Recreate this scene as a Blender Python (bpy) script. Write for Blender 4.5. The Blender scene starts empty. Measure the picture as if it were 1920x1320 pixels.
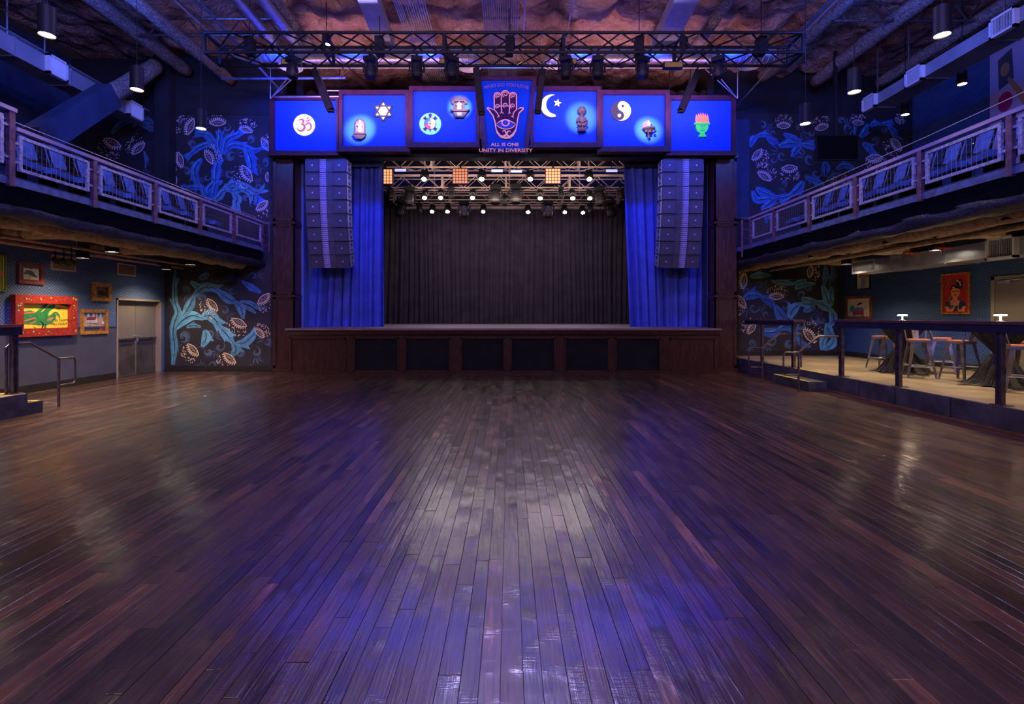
import bpy, bmesh, math, random
from mathutils import Vector, Matrix, Euler, noise
random.seed(7)
sc = bpy.context.scene
col = sc.collection
PI = math.pi
F = 930.0; VX = 955.0; VY = 592.0; H = 1.6
# ------------------------------------------------------------------ camera, world, exposure
cam = bpy.data.cameras.new('camera'); camo = bpy.data.objects.new('camera', cam); col.objects.link(camo)
cam.sensor_width = 36; cam.lens = F/1920*36
cam.shift_x = (960-VX)/1920; cam.shift_y = (VY-660)/1920
cam.clip_end = 200; cam.clip_start = .05
camo.location = (0, 0, H); camo.rotation_euler = (PI/2, 0, 0)
sc.camera = camo
wd = bpy.data.worlds.new('world'); sc.world = wd; wd.use_nodes = True
wd.node_tree.nodes['Background'].inputs[0].default_value = (.16, .12, .30, 1)
wd.node_tree.nodes['Background'].inputs[1].default_value = .03
sc.view_settings.view_transform = 'Standard'; sc.view_settings.look = 'None'
sc.view_settings.exposure = 0.0; sc.view_settings.gamma = 1.0; sc.view_settings.use_curve_mapping = False

def spot(name, loc, target, watts, color, deg=60, blend=.6, radius=.08):
    l = bpy.data.lights.new(name, 'SPOT'); l.energy = watts; l.color = color
    l.spot_size = math.radians(deg); l.spot_blend = blend; l.shadow_soft_size = radius
    o = bpy.data.objects.new(name, l); col.objects.link(o); o.location = loc
    o.rotation_euler = (Vector(target)-Vector(loc)).to_track_quat('-Z', 'Y').to_euler()
    return o
def area(name, loc, target, watts, color, sx, sy):
    l = bpy.data.lights.new(name, 'AREA'); l.energy = watts; l.color = color
    l.shape = 'RECTANGLE'; l.size = sx; l.size_y = sy
    o = bpy.data.objects.new(name, l); col.objects.link(o); o.location = loc
    o.rotation_euler = (Vector(target)-Vector(loc)).to_track_quat('-Z', 'Y').to_euler()
    return o
WARM = (1.0, .72, .42); BLUE = (.03, .07, 1.0); PURP = (.30, .16, 1.0); COOL = (.75, .82, 1.0)
CX = -.13     # centre line of the stage
# blue wash from the rear of the hall on the balcony fronts and seats
spot('rear_blue_wash_light', (-3.6, -3.5, 7.4), (8.4, 9.0, 5.3), 6500, (.05, .13, 1.0), 46, .9, .4)
spot('rear_blue_wash_light', (3.4, -3.5, 7.4), (-8.8, 9.0, 5.2), 6500, (.05, .13, 1.0), 46, .9, .4)
area('rear_violet_wash_light', (0, -3.0, 8.4), (0, 14, 2.0), 230, (.38, .26, .9), 3, .8)
# blue batten light over the signs and the drapes
for i in range(7):
    spot('sign_wash_light', (CX+(i-3)*1.92, 11.75, 7.95), (CX+(i-3)*1.92, 14.0, 6.75), 620, (.006, .05, 1.0), 95, .5, .12)
for s in (-1, 1):
    spot('drape_wash_light', (CX+s*3.6, 11.8, 7.2), (CX+s*4.9, 15.0, 2.6), 150, (.05, .08, 1.0), 62, .7, .15)
    spot('array_wash_light', (CX+s*2.2, 8.5, 7.6), (CX+s*5.2, 14.0, 4.4), 420, (.30, .22, 1.0), 40, .8, .15)
    spot('pillar_wash_light', (CX+s*3.5, 9.0, 7.8), (CX+s*6.4, 14.2, 3.0), 420, (.55, .25, 1.0), 45, .8, .15)
    area('ceiling_uplight', (CX+s*2.2, 10.6, 7.9), (CX+s*2.2, 8.0, 9.2), 190, (.42, .36, 1.0), 2.6, .4)
    area('ceiling_uplight', (CX+s*3.0, 3.0, 6.2), (CX+s*2.8, 5.5, 9.2), 330, (.50, .38, 1.0), 3.5, .8)
    area('under_roof_uplight', (CX+s*3.4, 12.9, 7.2), (CX+s*3.3, 14.6, 9.0), 80, (1.0, .48, .50), 4.5, .3)
    area('mural_wash_light', (CX+s*7.6, 9.5, 7.6), (CX+s*8.8, 14.6, 5.6), 100, (.06, .14, 1.0), 1.0, .4)
# violet/blue pool of light on the dance floor from the truss
spot('floor_wash_light', (CX, 9.5, 7.6), (CX+.2, 6.6, 0), 2200, (.50, .42, 1.0), 70, 1.0, .5)
spot('floor_wash_light', (CX, 4.0, 8.0), (CX+.2, 4.2, 0), 420, (.36, .28, 1.0), 75, 1.0, .5)
# house light from the back of the room, warm on the near floor
area('rear_house_light', (-5.5, -2.5, 5.5), (-5.5, 4, 0), 110, (1.0, .62, .42), 2, 1)
area('rear_house_light', (5.5, -2.5, 5.5), (5.5, 4, 0), 110, (1.0, .60, .45), 2, 1)

# ------------------------------------------------------------------ helpers
OFF = {}
class MB:
    def __init__(s): s.v = []; s.f = []; s.m = []; s.cm = 0; s.a = []; s.ca = 0.0
    def add(s, vs, fs):
        n = len(s.v); s.v += [tuple(v) for v in vs]
        for f in fs: s.f.append(tuple(i+n for i in f)); s.m.append(s.cm); s.a.append(s.ca)
        return s
    def box(s, x0, x1, y0, y1, z0, z1):
        return s.add([(x0,y0,z0),(x1,y0,z0),(x1,y1,z0),(x0,y1,z0),(x0,y0,z1),(x1,y0,z1),(x1,y1,z1),(x0,y1,z1)],
              [(0,3,2,1),(4,5,6,7),(0,1,5,4),(1,2,6,5),(2,3,7,6),(3,0,4,7)])
    def obox(s, c, size, rot=(0,0,0), taper=1.0):
        R = Euler(rot).to_matrix(); c = Vector(c); hx, hy, hz = size[0]/2, size[1]/2, size[2]/2
        vs = []
        for z in (-1, 1):
            t = 1.0 if z > 0 else taper
            for x, y in ((-1,-1),(1,-1),(1,1),(-1,1)): vs.append(c + R @ Vector((x*hx*t, y*hy*t, z*hz)))
        return s.add(vs, [(0,3,2,1),(4,5,6,7),(0,1,5,4),(1,2,6,5),(2,3,7,6),(3,0,4,7)])
    def tube(s, p0, p1, r, n=6, r1=None, caps=True):
        p0 = Vector(p0); p1 = Vector(p1); d = p1-p0
        if d.length < 1e-6: return s
        q = d.to_track_quat('Z', 'Y'); r1 = r if r1 is None else r1
        vs = []
        for p, rr in ((p0, r), (p1, r1)):
            for i in range(n):
                a = 2*PI*i/n; vs.append(p + q @ Vector((rr*math.cos(a), rr*math.sin(a), 0)))
        fs = [(i, (i+1)%n, n+(i+1)%n, n+i) for i in range(n)]
        if caps: fs += [tuple(range(n-1,-1,-1)), tuple(range(n, 2*n))]
        return s.add(vs, fs)
    def path(s, pts, r, n=6):
        pts = [Vector(p) for p in pts]; rings = []
        up = None
        for i, p in enumerate(pts):
            d = (pts[min(i+1, len(pts)-1)] - pts[max(i-1, 0)]).normalized()
            if up is None:
                up = Vector((0,0,1)) if abs(d.z) < .9 else Vector((1,0,0))
            x = up.cross(d); x = x.normalized() if x.length > 1e-5 else Vector((1,0,0)); y = d.cross(x).normalized(); up = y
            k = r
            if 0 < i < len(pts)-1:
                a = (p-pts[i-1]).normalized().dot((pts[i+1]-p).normalized()); k = r/max(.6, math.sqrt(max(.01,(1+a)/2)))
            rings.append([p + x*k*math.cos(2*PI*j/n) + y*k*math.sin(2*PI*j/n) for j in range(n)])
        vs = [v for R in rings for v in R]; fs = []
        for i in range(len(rings)-1):
            for j in range(n): fs.append((i*n+j, i*n+(j+1)%n, (i+1)*n+(j+1)%n, (i+1)*n+j))
        fs += [tuple(range(n-1,-1,-1)), tuple((len(rings)-1)*n+j for j in range(n))]
        return s.add(vs, fs)
    def lathe(s, prof, c=(0,0,0), n=16, R=None, cap=True):
        c = Vector(c); vs = []
        for r, z in prof:
            for j in range(n):
                v = Vector((r*math.cos(2*PI*j/n), r*math.sin(2*PI*j/n), z))
                if R is not None: v = R @ v
                vs.append(c+v)
        fs = []
        for i in range(len(prof)-1):
            for j in range(n): fs.append((i*n+j, i*n+(j+1)%n, (i+1)*n+(j+1)%n, (i+1)*n+j))
        if cap: fs += [tuple(range(n-1,-1,-1)), tuple((len(prof)-1)*n+j for j in range(n))]
        return s.add(vs, fs)
    def grid(s, fn, nu, nv):
        vs = [fn(i/nu, j/nv) for j in range(nv+1) for i in range(nu+1)]
        return s.add(vs, [(j*(nu+1)+i, j*(nu+1)+i+1, (j+1)*(nu+1)+i+1, (j+1)*(nu+1)+i) for j in range(nv) for i in range(nu)])
    def prism(s, poly, fn, d0, d1):
        """poly in 2-D; fn(u, v, depth) -> xyz"""
        n = len(poly)
        vs = [fn(u, v, d0) for u, v in poly] + [fn(u, v, d1) for u, v in poly]
        return s.add(vs, [tuple(range(n)), tuple(range(2*n-1, n-1, -1))] + [(i, i+n, (i+1)%n+n, (i+1)%n) for i in range(n)])
    def build(s, name, mat, parent=None, smooth=False, label=None, cat=None, group=None, kind=None, origin=None, data=None):
        mats = mat if isinstance(mat, (list, tuple)) else [mat]
        if parent is not None:
            root = parent
            while root.parent is not None: root = root.parent
            off = OFF.get(root.name, Vector((0,0,0)))
        else:
            if origin is None and s.v:
                xs = [v[0] for v in s.v]; ys = [v[1] for v in s.v]; zs = [v[2] for v in s.v]
                origin = ((min(xs)+max(xs))/2, (min(ys)+max(ys))/2, min(zs))
            off = Vector(origin or (0,0,0))
        me = bpy.data.meshes.new(name)
        me.from_pydata([(v[0]-off.x, v[1]-off.y, v[2]-off.z) for v in s.v], [], s.f)
        for m in mats: me.materials.append(m)
        if len(mats) > 1: me.polygons.foreach_set('material_index', s.m)
        if any(s.a):
            at = me.attributes.new('tint', 'FLOAT', 'FACE'); at.data.foreach_set('value', s.a)
        if smooth:
            me.polygons.foreach_set('use_smooth', [True]*len(me.polygons))
            if smooth != 'all':
                try: me.set_sharp_from_angle(angle=math.radians(40))
                except Exception: pass
        me.update()
        o = bpy.data.objects.new(name, me); col.objects.link(o)
        if parent is not None: o.parent = parent
        else: o.location = off; OFF[o.name] = off
        if label: o['label'] = label
        if cat: o['category'] = cat
        if group: o['group'] = group
        if kind: o['kind'] = kind
        return o
def thing(name, loc=(0,0,0), label=None, cat=None, group=None, kind=None, rz=0):
    o = bpy.data.objects.new(name, None); col.objects.link(o); o.empty_display_size = .1
    o.location = loc; o.rotation_euler.z = rz; OFF[o.name] = Vector(loc)
    if label: o['label'] = label
    if cat: o['category'] = cat
    if group: o['group'] = group
    if kind: o['kind'] = kind
    return o
def local(name, *a, **k):      # a thing modelled round its own origin and moved afterwards
    o = thing(name, (0,0,0), *a, **k); return o
KIDS = {}
def kids(o): return [c for c in bpy.data.objects if c.parent == o]
def dup(root, loc=None, rz=None, label=None, group=None, tree=None):
    if tree is None:
        tree = TREES.get(root.name)
        if tree is None:
            tree = [(c, kids(c)) for c in kids(root)]; TREES[root.name] = tree
    r = root.copy(); col.objects.link(r)
    for c, gs in tree:
        k = c.copy(); col.objects.link(k); k.parent = r
        for g in gs:
            q = g.copy(); col.objects.link(q); q.parent = k
    if loc is not None: r.location = loc
    if rz is not None: r.rotation_euler.z = rz
    if label: r['label'] = label
    if group: r['group'] = group
    return r
TREES = {}
class Proto:
    """first use moves the original itself, then copies"""
    def __init__(s, root): s.r = root; s.used = False; s.tree = [(c, kids(c)) for c in kids(root)]
    def put(s, loc, rot=(0,0,0), label=None, group=None, scale=None):
        if not s.used: o = s.r; s.used = True
        else: o = dup(s.r, tree=s.tree)
        o.location = loc; o.rotation_euler = rot
        if scale: o.scale = (scale,)*3
        if label: o['label'] = label
        if group: o['group'] = group
        return o
def W(px, py, Y): return Vector(((px-VX)/F*Y, Y, H+(VY-py)/F*Y))
def ordw(i): return ['first','second','third','fourth','fifth','sixth','seventh','eighth','ninth','tenth','eleventh','twelfth','thirteenth','fourteenth','fifteenth'][i]

# ------------------------------------------------------------------ materials
def mat(name, c, rough=.6, metal=0.0, var=0.0, vscale=6.0, bump=0.0, bscale=40.0, c2=None, emit=None, estr=0, spec=.5, stretch=(1,1,1), coat=0):
    m = bpy.data.materials.new(name); m.use_nodes = True
    nt = m.node_tree; b = nt.nodes['Principled BSDF']
    b.inputs['Base Color'].default_value = (*c, 1); b.inputs['Roughness'].default_value = rough
    b.inputs['Metallic'].default_value = metal; b.inputs['Specular IOR Level'].default_value = spec
    b.inputs['Coat Weight'].default_value = coat
    if emit: b.inputs['Emission Color'].default_value = (*emit, 1); b.inputs['Emission Strength'].default_value = estr
    tc = nt.nodes.new('ShaderNodeTexCoord'); mp = nt.nodes.new('ShaderNodeMapping'); mp.inputs['Scale'].default_value = stretch
    nt.links.new(tc.outputs['Object'], mp.inputs[0])
    if c2 is None and var > 0: c2 = tuple(min(1, x*(1-var)) for x in c); c = tuple(min(1, x*(1+var)) for x in c)
    if c2 is not None:
        n = nt.nodes.new('ShaderNodeTexNoise'); n.inputs['Scale'].default_value = vscale; n.inputs['Detail'].default_value = 5
        r = nt.nodes.new('ShaderNodeValToRGB'); r.color_ramp.elements[0].color = (*c2, 1); r.color_ramp.elements[1].color = (*c, 1)
        r.color_ramp.elements[0].position = .35; r.color_ramp.elements[1].position = .65
        nt.links.new(mp.outputs[0], n.inputs['Vector']); nt.links.new(n.outputs['Fac'], r.inputs[0]); nt.links.new(r.outputs[0], b.inputs['Base Color'])
    if bump > 0:
        n2 = nt.nodes.new('ShaderNodeTexNoise'); n2.inputs['Scale'].default_value = bscale; n2.inputs['Detail'].default_value = 4
        bp = nt.nodes.new('ShaderNodeBump'); bp.inputs['Strength'].default_value = bump; bp.inputs['Distance'].default_value = .02
        nt.links.new(mp.outputs[0], n2.inputs['Vector']); nt.links.new(n2.outputs['Fac'], bp.inputs['Height']); nt.links.new(bp.outputs[0], b.inputs['Normal'])
    return m
M = {}
M['black'] = mat('black_paint', (.012,.012,.014), .45, var=.3)
M['blackmetal'] = mat('black_metal', (.010,.010,.013), .5, .0, spec=.25)
M['rawsteel'] = mat('raw_steel', (.16,.14,.15), .38, .8, var=.45, vscale=14, bump=.1)
M['galv'] = mat('galvanised_steel', (.42,.44,.48), .42, .75, var=.2, vscale=5, bump=.08, bscale=12)
M['ductpaint'] = mat('painted_duct', (.22,.21,.20), .5, .1, var=.15, vscale=3, bump=.05, bscale=8)
M['white'] = mat('white_metal', (.55,.55,.58), .5, var=.05)
M['cloth_black'] = mat('black_drape', (.005,.005,.007), .9, var=.4, vscale=3, bump=.1, bscale=200)
M['cloth_dark'] = mat('dark_backdrop', (.042,.037,.052), .9, var=.25, vscale=2, bump=.1, bscale=200)
M['cloth_blue'] = mat('blue_velour', (.05,.08,.36), .8, var=.15, vscale=3, bump=.1, bscale=150)
M['wood'] = mat('dark_stained_wood', (.075,.026,.020), .30, c2=(.030,.011,.010), vscale=5, stretch=(6,6,.8), bump=.15, bscale=30)
M['woodframe'] = mat('mahogany_frame', (.05,.014,.013), .5, spec=.2, var=.3, vscale=6, bump=.05)
M['walldark'] = mat('near_black_wall_paint', (.012,.012,.020), .7, var=.3, vscale=2, bump=.1)
M['wallnavy'] = mat('navy_wall_paint', (.02,.035,.085), .7, var=.25, vscale=2, bump=.1)
M['concrete'] = mat('dark_concrete', (.085,.08,.095), .6, c2=(.035,.033,.042), vscale=4, bump=.3, bscale=18)
M['deckfloor'] = mat('polished_concrete', (.38,.31,.20), .38, c2=(.22,.18,.11), vscale=2.2, bump=.06, bscale=20)
M['fireproof'] = mat('sprayed_fireproofing', (.28,.24,.24), .95, c2=(.08,.065,.065), vscale=22, bump=1.0, bscale=38)
M['fireproofdark'] = mat('sprayed_fireproofing_black', (.020,.020,.028), .45, var=.5, vscale=18, bump=1.0, bscale=30)
M['fireprooftan'] = mat('sprayed_fireproofing_tan', (.34,.25,.15), .9, var=.3, vscale=12, bump=1.0, bscale=30)
M['yellow'] = mat('yellow_nosing', (.75,.55,.04), .6, var=.1)
M['grey_door'] = mat('grey_door_paint', (.15,.135,.125), .5, var=.08, vscale=2)
M['kick'] = mat('steel_kickplate', (.20,.18,.18), .35, .8, var=.3, vscale=3)
M['baseboard'] = mat('black_baseboard', (.012,.011,.012), .5, var=.2)
M['seat_blue'] = mat('blue_seat_fabric', (.06,.16,.50), .7, var=.25, vscale=12, bump=.1, bscale=120)
M['seat_dark'] = mat('dark_seat_plastic', (.006,.006,.008), .7, spec=.12)
M['stool_metal'] = mat('gunmetal_stool', (.17,.145,.125), .4, .5, var=.25, vscale=9)
M['stool_wood'] = mat('orange_wood_seat', (.62,.22,.08), .4, var=.25, vscale=8, stretch=(1,8,1))
M['satin'] = mat('black_crushed_satin', (.009,.0085,.010), .55, spec=.25, var=.5, vscale=14, bump=.9, bscale=28)
M['deckedge'] = mat('blue_painted_steel_angle', (.07,.10,.22), .5, var=.35, vscale=9)
M['pipe'] = mat('tan_pipe', (.36,.22,.15), .45, .2, var=.25, vscale=5)
M['red_pipe'] = mat('red_sprinkler_fitting', (.28,.03,.02), .45, var=.2)
M['brass'] = mat('dim_amber_lens', (.22,.12,.03), .4, emit=(1,.55,.15), estr=.09, var=.2)
M['lamp_on'] = mat('lamp_lens_warm', (1,.9,.75), .5, emit=(1,.82,.60), estr=26)
M['lamp_cool'] = mat('lamp_lens_white', (1,1,1), .5, emit=(1,.93,.88), estr=60)
M['led_bar'] = mat('led_batten_lens', (.5,.55,.9), .5, emit=(.45,.5,1), estr=1.0)
M['glass_dark'] = mat('dark_lens', (.02,.02,.03), .08)
M['tv'] = mat('tv_screen_off', (.002,.002,.003), .6, spec=.1)
M['grille'] = mat('speaker_grille', (.045,.042,.06), .5, .0, var=.2, vscale=30, bump=.25, bscale=300)
M['gcab'] = mat('speaker_cabinet', (.05,.05,.06), .45, var=.2)
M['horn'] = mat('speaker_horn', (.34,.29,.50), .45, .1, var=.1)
# ------------------------------------------------------------------ special materials
def nodes(m): return m.node_tree.nodes, m.node_tree.links
def wood_floor():
    m = mat('stained_oak_planks', (.06,.025,.018), .3)
    N, L = nodes(m); b = N['Principled BSDF']
    tc = N.new('ShaderNodeTexCoord'); geo = N.new('ShaderNodeNewGeometry')
    at = N.new('ShaderNodeAttribute'); at.attribute_name = 'tint'
    # world position, shifted by each plank's own tint so grain never runs across a joint
    sh = N.new('ShaderNodeVectorMath'); sh.operation = 'ADD'
    cm = N.new('ShaderNodeCombineXYZ'); mul = N.new('ShaderNodeMath'); mul.operation = 'MULTIPLY'; mul.inputs[1].default_value = 91.0
    L.new(at.outputs['Fac'], mul.inputs[0]); L.new(mul.outputs[0], cm.inputs[0]); L.new(mul.outputs[0], cm.inputs[2])
    L.new(geo.outputs['Position'], sh.inputs[0]); L.new(cm.outputs[0], sh.inputs[1])
    mp = N.new('ShaderNodeMapping'); mp.inputs['Scale'].default_value = (34, 2.2, 1); L.new(sh.outputs[0], mp.inputs[0])
    n = N.new('ShaderNodeTexNoise'); n.inputs['Scale'].default_value = 1.0; n.inputs['Detail'].default_value = 7; n.inputs['Distortion'].default_value = 1.6
    L.new(mp.outputs[0], n.inputs['Vector'])
    wv = N.new('ShaderNodeTexNoise'); wv.inputs['Scale'].default_value = 1.3; wv.inputs['Detail'].default_value = 3; L.new(sh.outputs[0], wv.inputs['Vector'])
    ramp = N.new('ShaderNodeValToRGB'); e = ramp.color_ramp.elements
    e[0].position = 0; e[0].color = (.010,.006,.006,1); e[1].position = 1; e[1].color = (.33,.14,.065,1)
    for p, c in ((.25,(.026,.013,.010,1)),(.5,(.060,.028,.018,1)),(.8,(.13,.056,.030,1))): x = e.new(p); x.color = c
    a1 = N.new('ShaderNodeMath'); a1.operation = 'MULTIPLY_ADD'; a1.inputs[1].default_value = .55
    L.new(at.outputs['Fac'], a1.inputs[0])
    a2 = N.new('ShaderNodeMath'); a2.operation = 'MULTIPLY_ADD'; a2.inputs[1].default_value = 1.05; a2.inputs[2].default_value = -.33
    L.new(n.outputs['Fac'], a2.inputs[0]); L.new(a2.outputs[0], a1.inputs[2])
    a3 = N.new('ShaderNodeMath'); a3.operation = 'MULTIPLY_ADD'; a3.inputs[1].default_value = .7; 
    L.new(wv.outputs['Fac'], a3.inputs[0]); L.new(a1.outputs[0], a3.inputs[2])
    a4 = N.new('ShaderNodeMath'); a4.operation = 'SUBTRACT'; a4.inputs[1].default_value = .33; L.new(a3.outputs[0], a4.inputs[0])
    L.new(a4.outputs[0], ramp.inputs[0]); L.new(ramp.outputs[0], b.inputs['Base Color'])
    # saw marks across the boards
    mp2 = N.new('ShaderNodeMapping'); mp2.inputs['Scale'].default_value = (9, 95, 1); mp2.inputs['Rotation'].default_value = (0,0,.35); L.new(sh.outputs[0], mp2.inputs[0])
    saw = N.new('ShaderNodeTexNoise'); saw.inputs['Scale'].default_value = 1; saw.inputs['Detail'].default_value = 2; L.new(mp2.outputs[0], saw.inputs['Vector'])
    sm = N.new('ShaderNodeMath'); sm.operation = 'MULTIPLY'; L.new(saw.outputs['Fac'], sm.inputs[0])
    big = N.new('ShaderNodeTexNoise'); big.inputs['Scale'].default_value = 3.5; L.new(sh.outputs[0], big.inputs['Vector'])
    br = N.new('ShaderNodeMapRange'); br.inputs[1].default_value = .5; br.inputs[2].default_value = .7; L.new(big.outputs['Fac'], br.inputs[0]); L.new(br.outputs[0], sm.inputs[1])
    hsum = N.new('ShaderNodeMath'); hsum.operation = 'MULTIPLY_ADD'; hsum.inputs[1].default_value = .7; L.new(n.outputs['Fac'], hsum.inputs[0]); L.new(sm.outputs[0], hsum.inputs[2])
    hs2 = N.new('ShaderNodeMath'); hs2.operation = 'MULTIPLY_ADD'; hs2.inputs[1].default_value = 2.2; L.new(big.outputs['Fac'], hs2.inputs[0]); L.new(hsum.outputs[0], hs2.inputs[2])
    bp = N.new('ShaderNodeBump'); bp.inputs['Strength'].default_value = .55; bp.inputs['Distance'].default_value = .005
    L.new(hs2.outputs[0], bp.inputs['Height']); L.new(bp.outputs[0], b.inputs['Normal'])
    rr = N.new('ShaderNodeMapRange'); rr.inputs[3].default_value = .28; rr.inputs[4].default_value = .45; rr.inputs[1].default_value = .3; rr.inputs[2].default_value = .7
    L.new(wv.outputs['Fac'], rr.inputs[0]); L.new(rr.outputs[0], b.inputs['Roughness'])
    b.inputs['Specular IOR Level'].default_value = .55
    b.inputs['Coat Weight'].default_value = .8; b.inputs['Coat Roughness'].default_value = .13; b.inputs['Coat IOR'].default_value = 1.5
    L.new(bp.outputs[0], b.inputs['Coat Normal'])
    return m
M['floor'] = wood_floor()
def insulation():
    m = mat('paper_faced_insulation', (.33,.17,.13), .75)
    N, L = nodes(m); b = N['Principled BSDF']; tc = N.new('ShaderNodeTexCoord')
    n = N.new('ShaderNodeTexNoise'); n.inputs['Scale'].default_value = 1.1; n.inputs['Detail'].default_value = 8; n.inputs['Distortion'].default_value = 1.0
    L.new(tc.outputs['Object'], n.inputs['Vector'])
    r = N.new('ShaderNodeValToRGB'); e = r.color_ramp.elements; e[0].position = .32; e[0].color = (.17,.07,.045,1); e[1].position = .7; e[1].color = (.62,.42,.36,1)
    x = e.new(.5); x.color = (.42,.24,.19,1)
    L.new(n.outputs['Fac'], r.inputs[0]); L.new(r.outputs[0], b.inputs['Base Color'])
    v = N.new('ShaderNodeTexNoise'); v.inputs['Scale'].default_value = 5; v.inputs['Detail'].default_value = 6; v.inputs['Distortion'].default_value = 2; L.new(tc.outputs['Object'], v.inputs['Vector'])
    bp = N.new('ShaderNodeBump'); bp.inputs['Strength'].default_value = 1.0; bp.inputs['Distance'].default_value = .16; L.new(v.outputs['Fac'], bp.inputs['Height']); L.new(bp.outputs[0], b.inputs['Normal'])
    return m
M['insul'] = insulation()
def wallpaper(name, lo, hi):
    """concentric lozenge figure on the wallpaper of the side walls"""
    m = mat(name, hi, .55)
    N, L = nodes(m); b = N['Principled BSDF']; g = N.new('ShaderNodeNewGeometry'); sp = N.new('ShaderNodeSeparateXYZ'); L.new(g.outputs['Position'], sp.inputs[0])
    def math_(op, a, bb=None, c=None):
        k = N.new('ShaderNodeMath'); k.operation = op
        for i, x in enumerate((a, bb, c)):
            if x is None: continue
            if isinstance(x, (int, float)): k.inputs[i].default_value = x
            else: L.new(x, k.inputs[i])
        return k.outputs[0]
    def tri(x, per): return math_('PINGPONG', x, per)
    s1 = math_('ADD', tri(sp.outputs['Y'], .22), tri(sp.outputs['Z'], .22))
    w = math_('SINE', math_('MULTIPLY', s1, 95.0))
    n = N.new('ShaderNodeTexNoise'); n.inputs['Scale'].default_value = 30; n.inputs['Detail'].default_value = 3
    f = math_('ADD', math_('MULTIPLY', w, .5), n.outputs['Fac'])
    r = N.new('ShaderNodeValToRGB'); r.color_ramp.elements[0].color = (*lo, 1); r.color_ramp.elements[1].color = (*hi, 1)
    r.color_ramp.elements[0].position = .25; r.color_ramp.elements[1].position = .75
    L.new(f, r.inputs[0]); L.new(r.outputs[0], b.inputs['Base Color'])
    return m
M['paperL'] = wallpaper('blue_lozenge_wallpaper', (.03,.055,.14), (.10,.17,.38))
M['paperR'] = wallpaper('teal_lozenge_wallpaper', (.010,.026,.07), (.045,.105,.26))
M['dado'] = mat('slate_dado_paint', (.05,.056,.10), .55, var=.15, vscale=2.5, bump=.05)
# mural paints
M['mural_bg'] = mat('mural_ground_paint', (.020,.018,.026), .6, var=.25, vscale=2)
M['vine_a'] = mat('mural_blue_paint', (.10,.30,.42), .6, c2=(.05,.16,.27), vscale=1.6)
M['vine_b'] = mat('mural_pale_blue_paint', (.14,.42,.60), .6, c2=(.07,.26,.42), vscale=2.2)
M['vine_u'] = mat('mural_bluelit_and_bluer_paint', (.04,.17,.52), .6, c2=(.02,.09,.32), vscale=1.6)  # upper murals: blue light put into the colour; lower murals: bluer vines
M['vine_d'] = mat('mural_dark_line_paint', (.010,.02,.05), .6)
M['swirl'] = mat('mural_dim_swirl_paint', (.10,.16,.27), .6, c2=(.04,.07,.13), vscale=3)
M['cream'] = mat('mural_cream_paint', (.80,.62,.40), .6, var=.12, vscale=8)
M['cream_bluelit'] = mat('mural_cream_bluelit_paint', (.66,.54,.62), .6, var=.12, vscale=8)  # the cream paint with the upper blue light mixed into its colour

# ------------------------------------------------------------------ floor
sub = MB(); sub.box(-10.6, 11.2, -2.6, 14.6, -.12, -.022)
floor = sub.build('floor', M['black'], kind='structure', label='dark stained plank dance floor in front of the stage')
planks = []
rw = random.Random(11)
y_near, y_far = -1.0, 14.3
pw = .093
x = -10.2
rows = []
while x < 10.7:
    w = pw*rw.choice((.82,.9,1,1,1.08,1.2)); rows.append((x, x+w)); x += w
allp = []
for (a, bx) in rows:
    y = y_near - rw.random()*1.5
    while y < y_far:
        ln = rw.uniform(.7, 2.6); y1 = min(y+ln, y_far)
        xm = (a+bx)/2
        hide = (y > 13.66 and -6.1 < xm < 5.8) or (xm > 7.0) or (xm < -7.95 and y1 < 7.9) 
        if y1 > .6 and not hide: allp.append((a, bx, max(y, -.9), y1))
        y = y1
def vis(p):
    a, b_, y0, y1 = p; yy = max(y0, 1.9)
    if y1 < 1.95: return 0
    ym = (yy+y1)/2; xm = (a+b_)/2
    if abs(xm/ym) > 1.1: return 0
    return (F*(b_-a)/ym)*(F*H*(1/yy-1/y1))
allp.sort(key=vis, reverse=True)
def plank_mb(mb, p):
    a, b_, y0, y1 = p; g = rw.choice((.0004,.0008,.0012,.0018))
    t = [(-rw.random()*.0024) for _ in range(4)]
    h = -.0006 - rw.random()*.0010
    r = rw.random(); tint = rw.uniform(.25,.62) if r < .8 else (rw.uniform(.0,.2) if r < .92 else rw.uniform(.72,1.0))
    mb.ca = max(.001, tint)
    k = .0009
    # chamfered board: 8 top verts + 4 skirt
    X0, X1, Y0, Y1 = a+g, b_-g, y0+g, y1-g
    mb.add([(X0,Y0,-.02),(X1,Y0,-.02),(X1,Y1,-.02),(X0,Y1,-.02),
            (X0,Y0,h-k+t[0]),(X1,Y0,h-k+t[1]),(X1,Y1,h-k+t[2]),(X0,Y1,h-k+t[3]),
            (X0+k,Y0+k,h+t[0]),(X1-k,Y0+k,h+t[1]),(X1-k,Y1-k,h+t[2]),(X0+k,Y1-k,h+t[3])],
           [(0,1,5,4),(1,2,6,5),(2,3,7,6),(3,0,4,7),(4,5,9,8),(5,6,10,9),(6,7,11,10),(7,4,8,11),(8,9,10,11)])
for p in allp[:300]:
    mb = MB(); plank_mb(mb, p); mb.build('plank', M['floor'], floor)
mb = MB()
for p in allp[300:]: plank_mb(mb, p)
mb.build('plank_field', M['floor'], floor, kind='stuff')

# ------------------------------------------------------------------ walls
YL, YR = 14.38, 15.5          # back walls left / right of the stage
XL, XR = -10.0, 10.45         # side walls under the balconies
XUL, XUR = -12.7, 12.6        # side walls upstairs
CEIL = 9.05
def wall(name, boxes, m, label, parent=None):
    mb = MB()
    for b_ in boxes: mb.box(*b_)
    return mb.build(name, m, parent, kind='structure', label=label)
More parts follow.
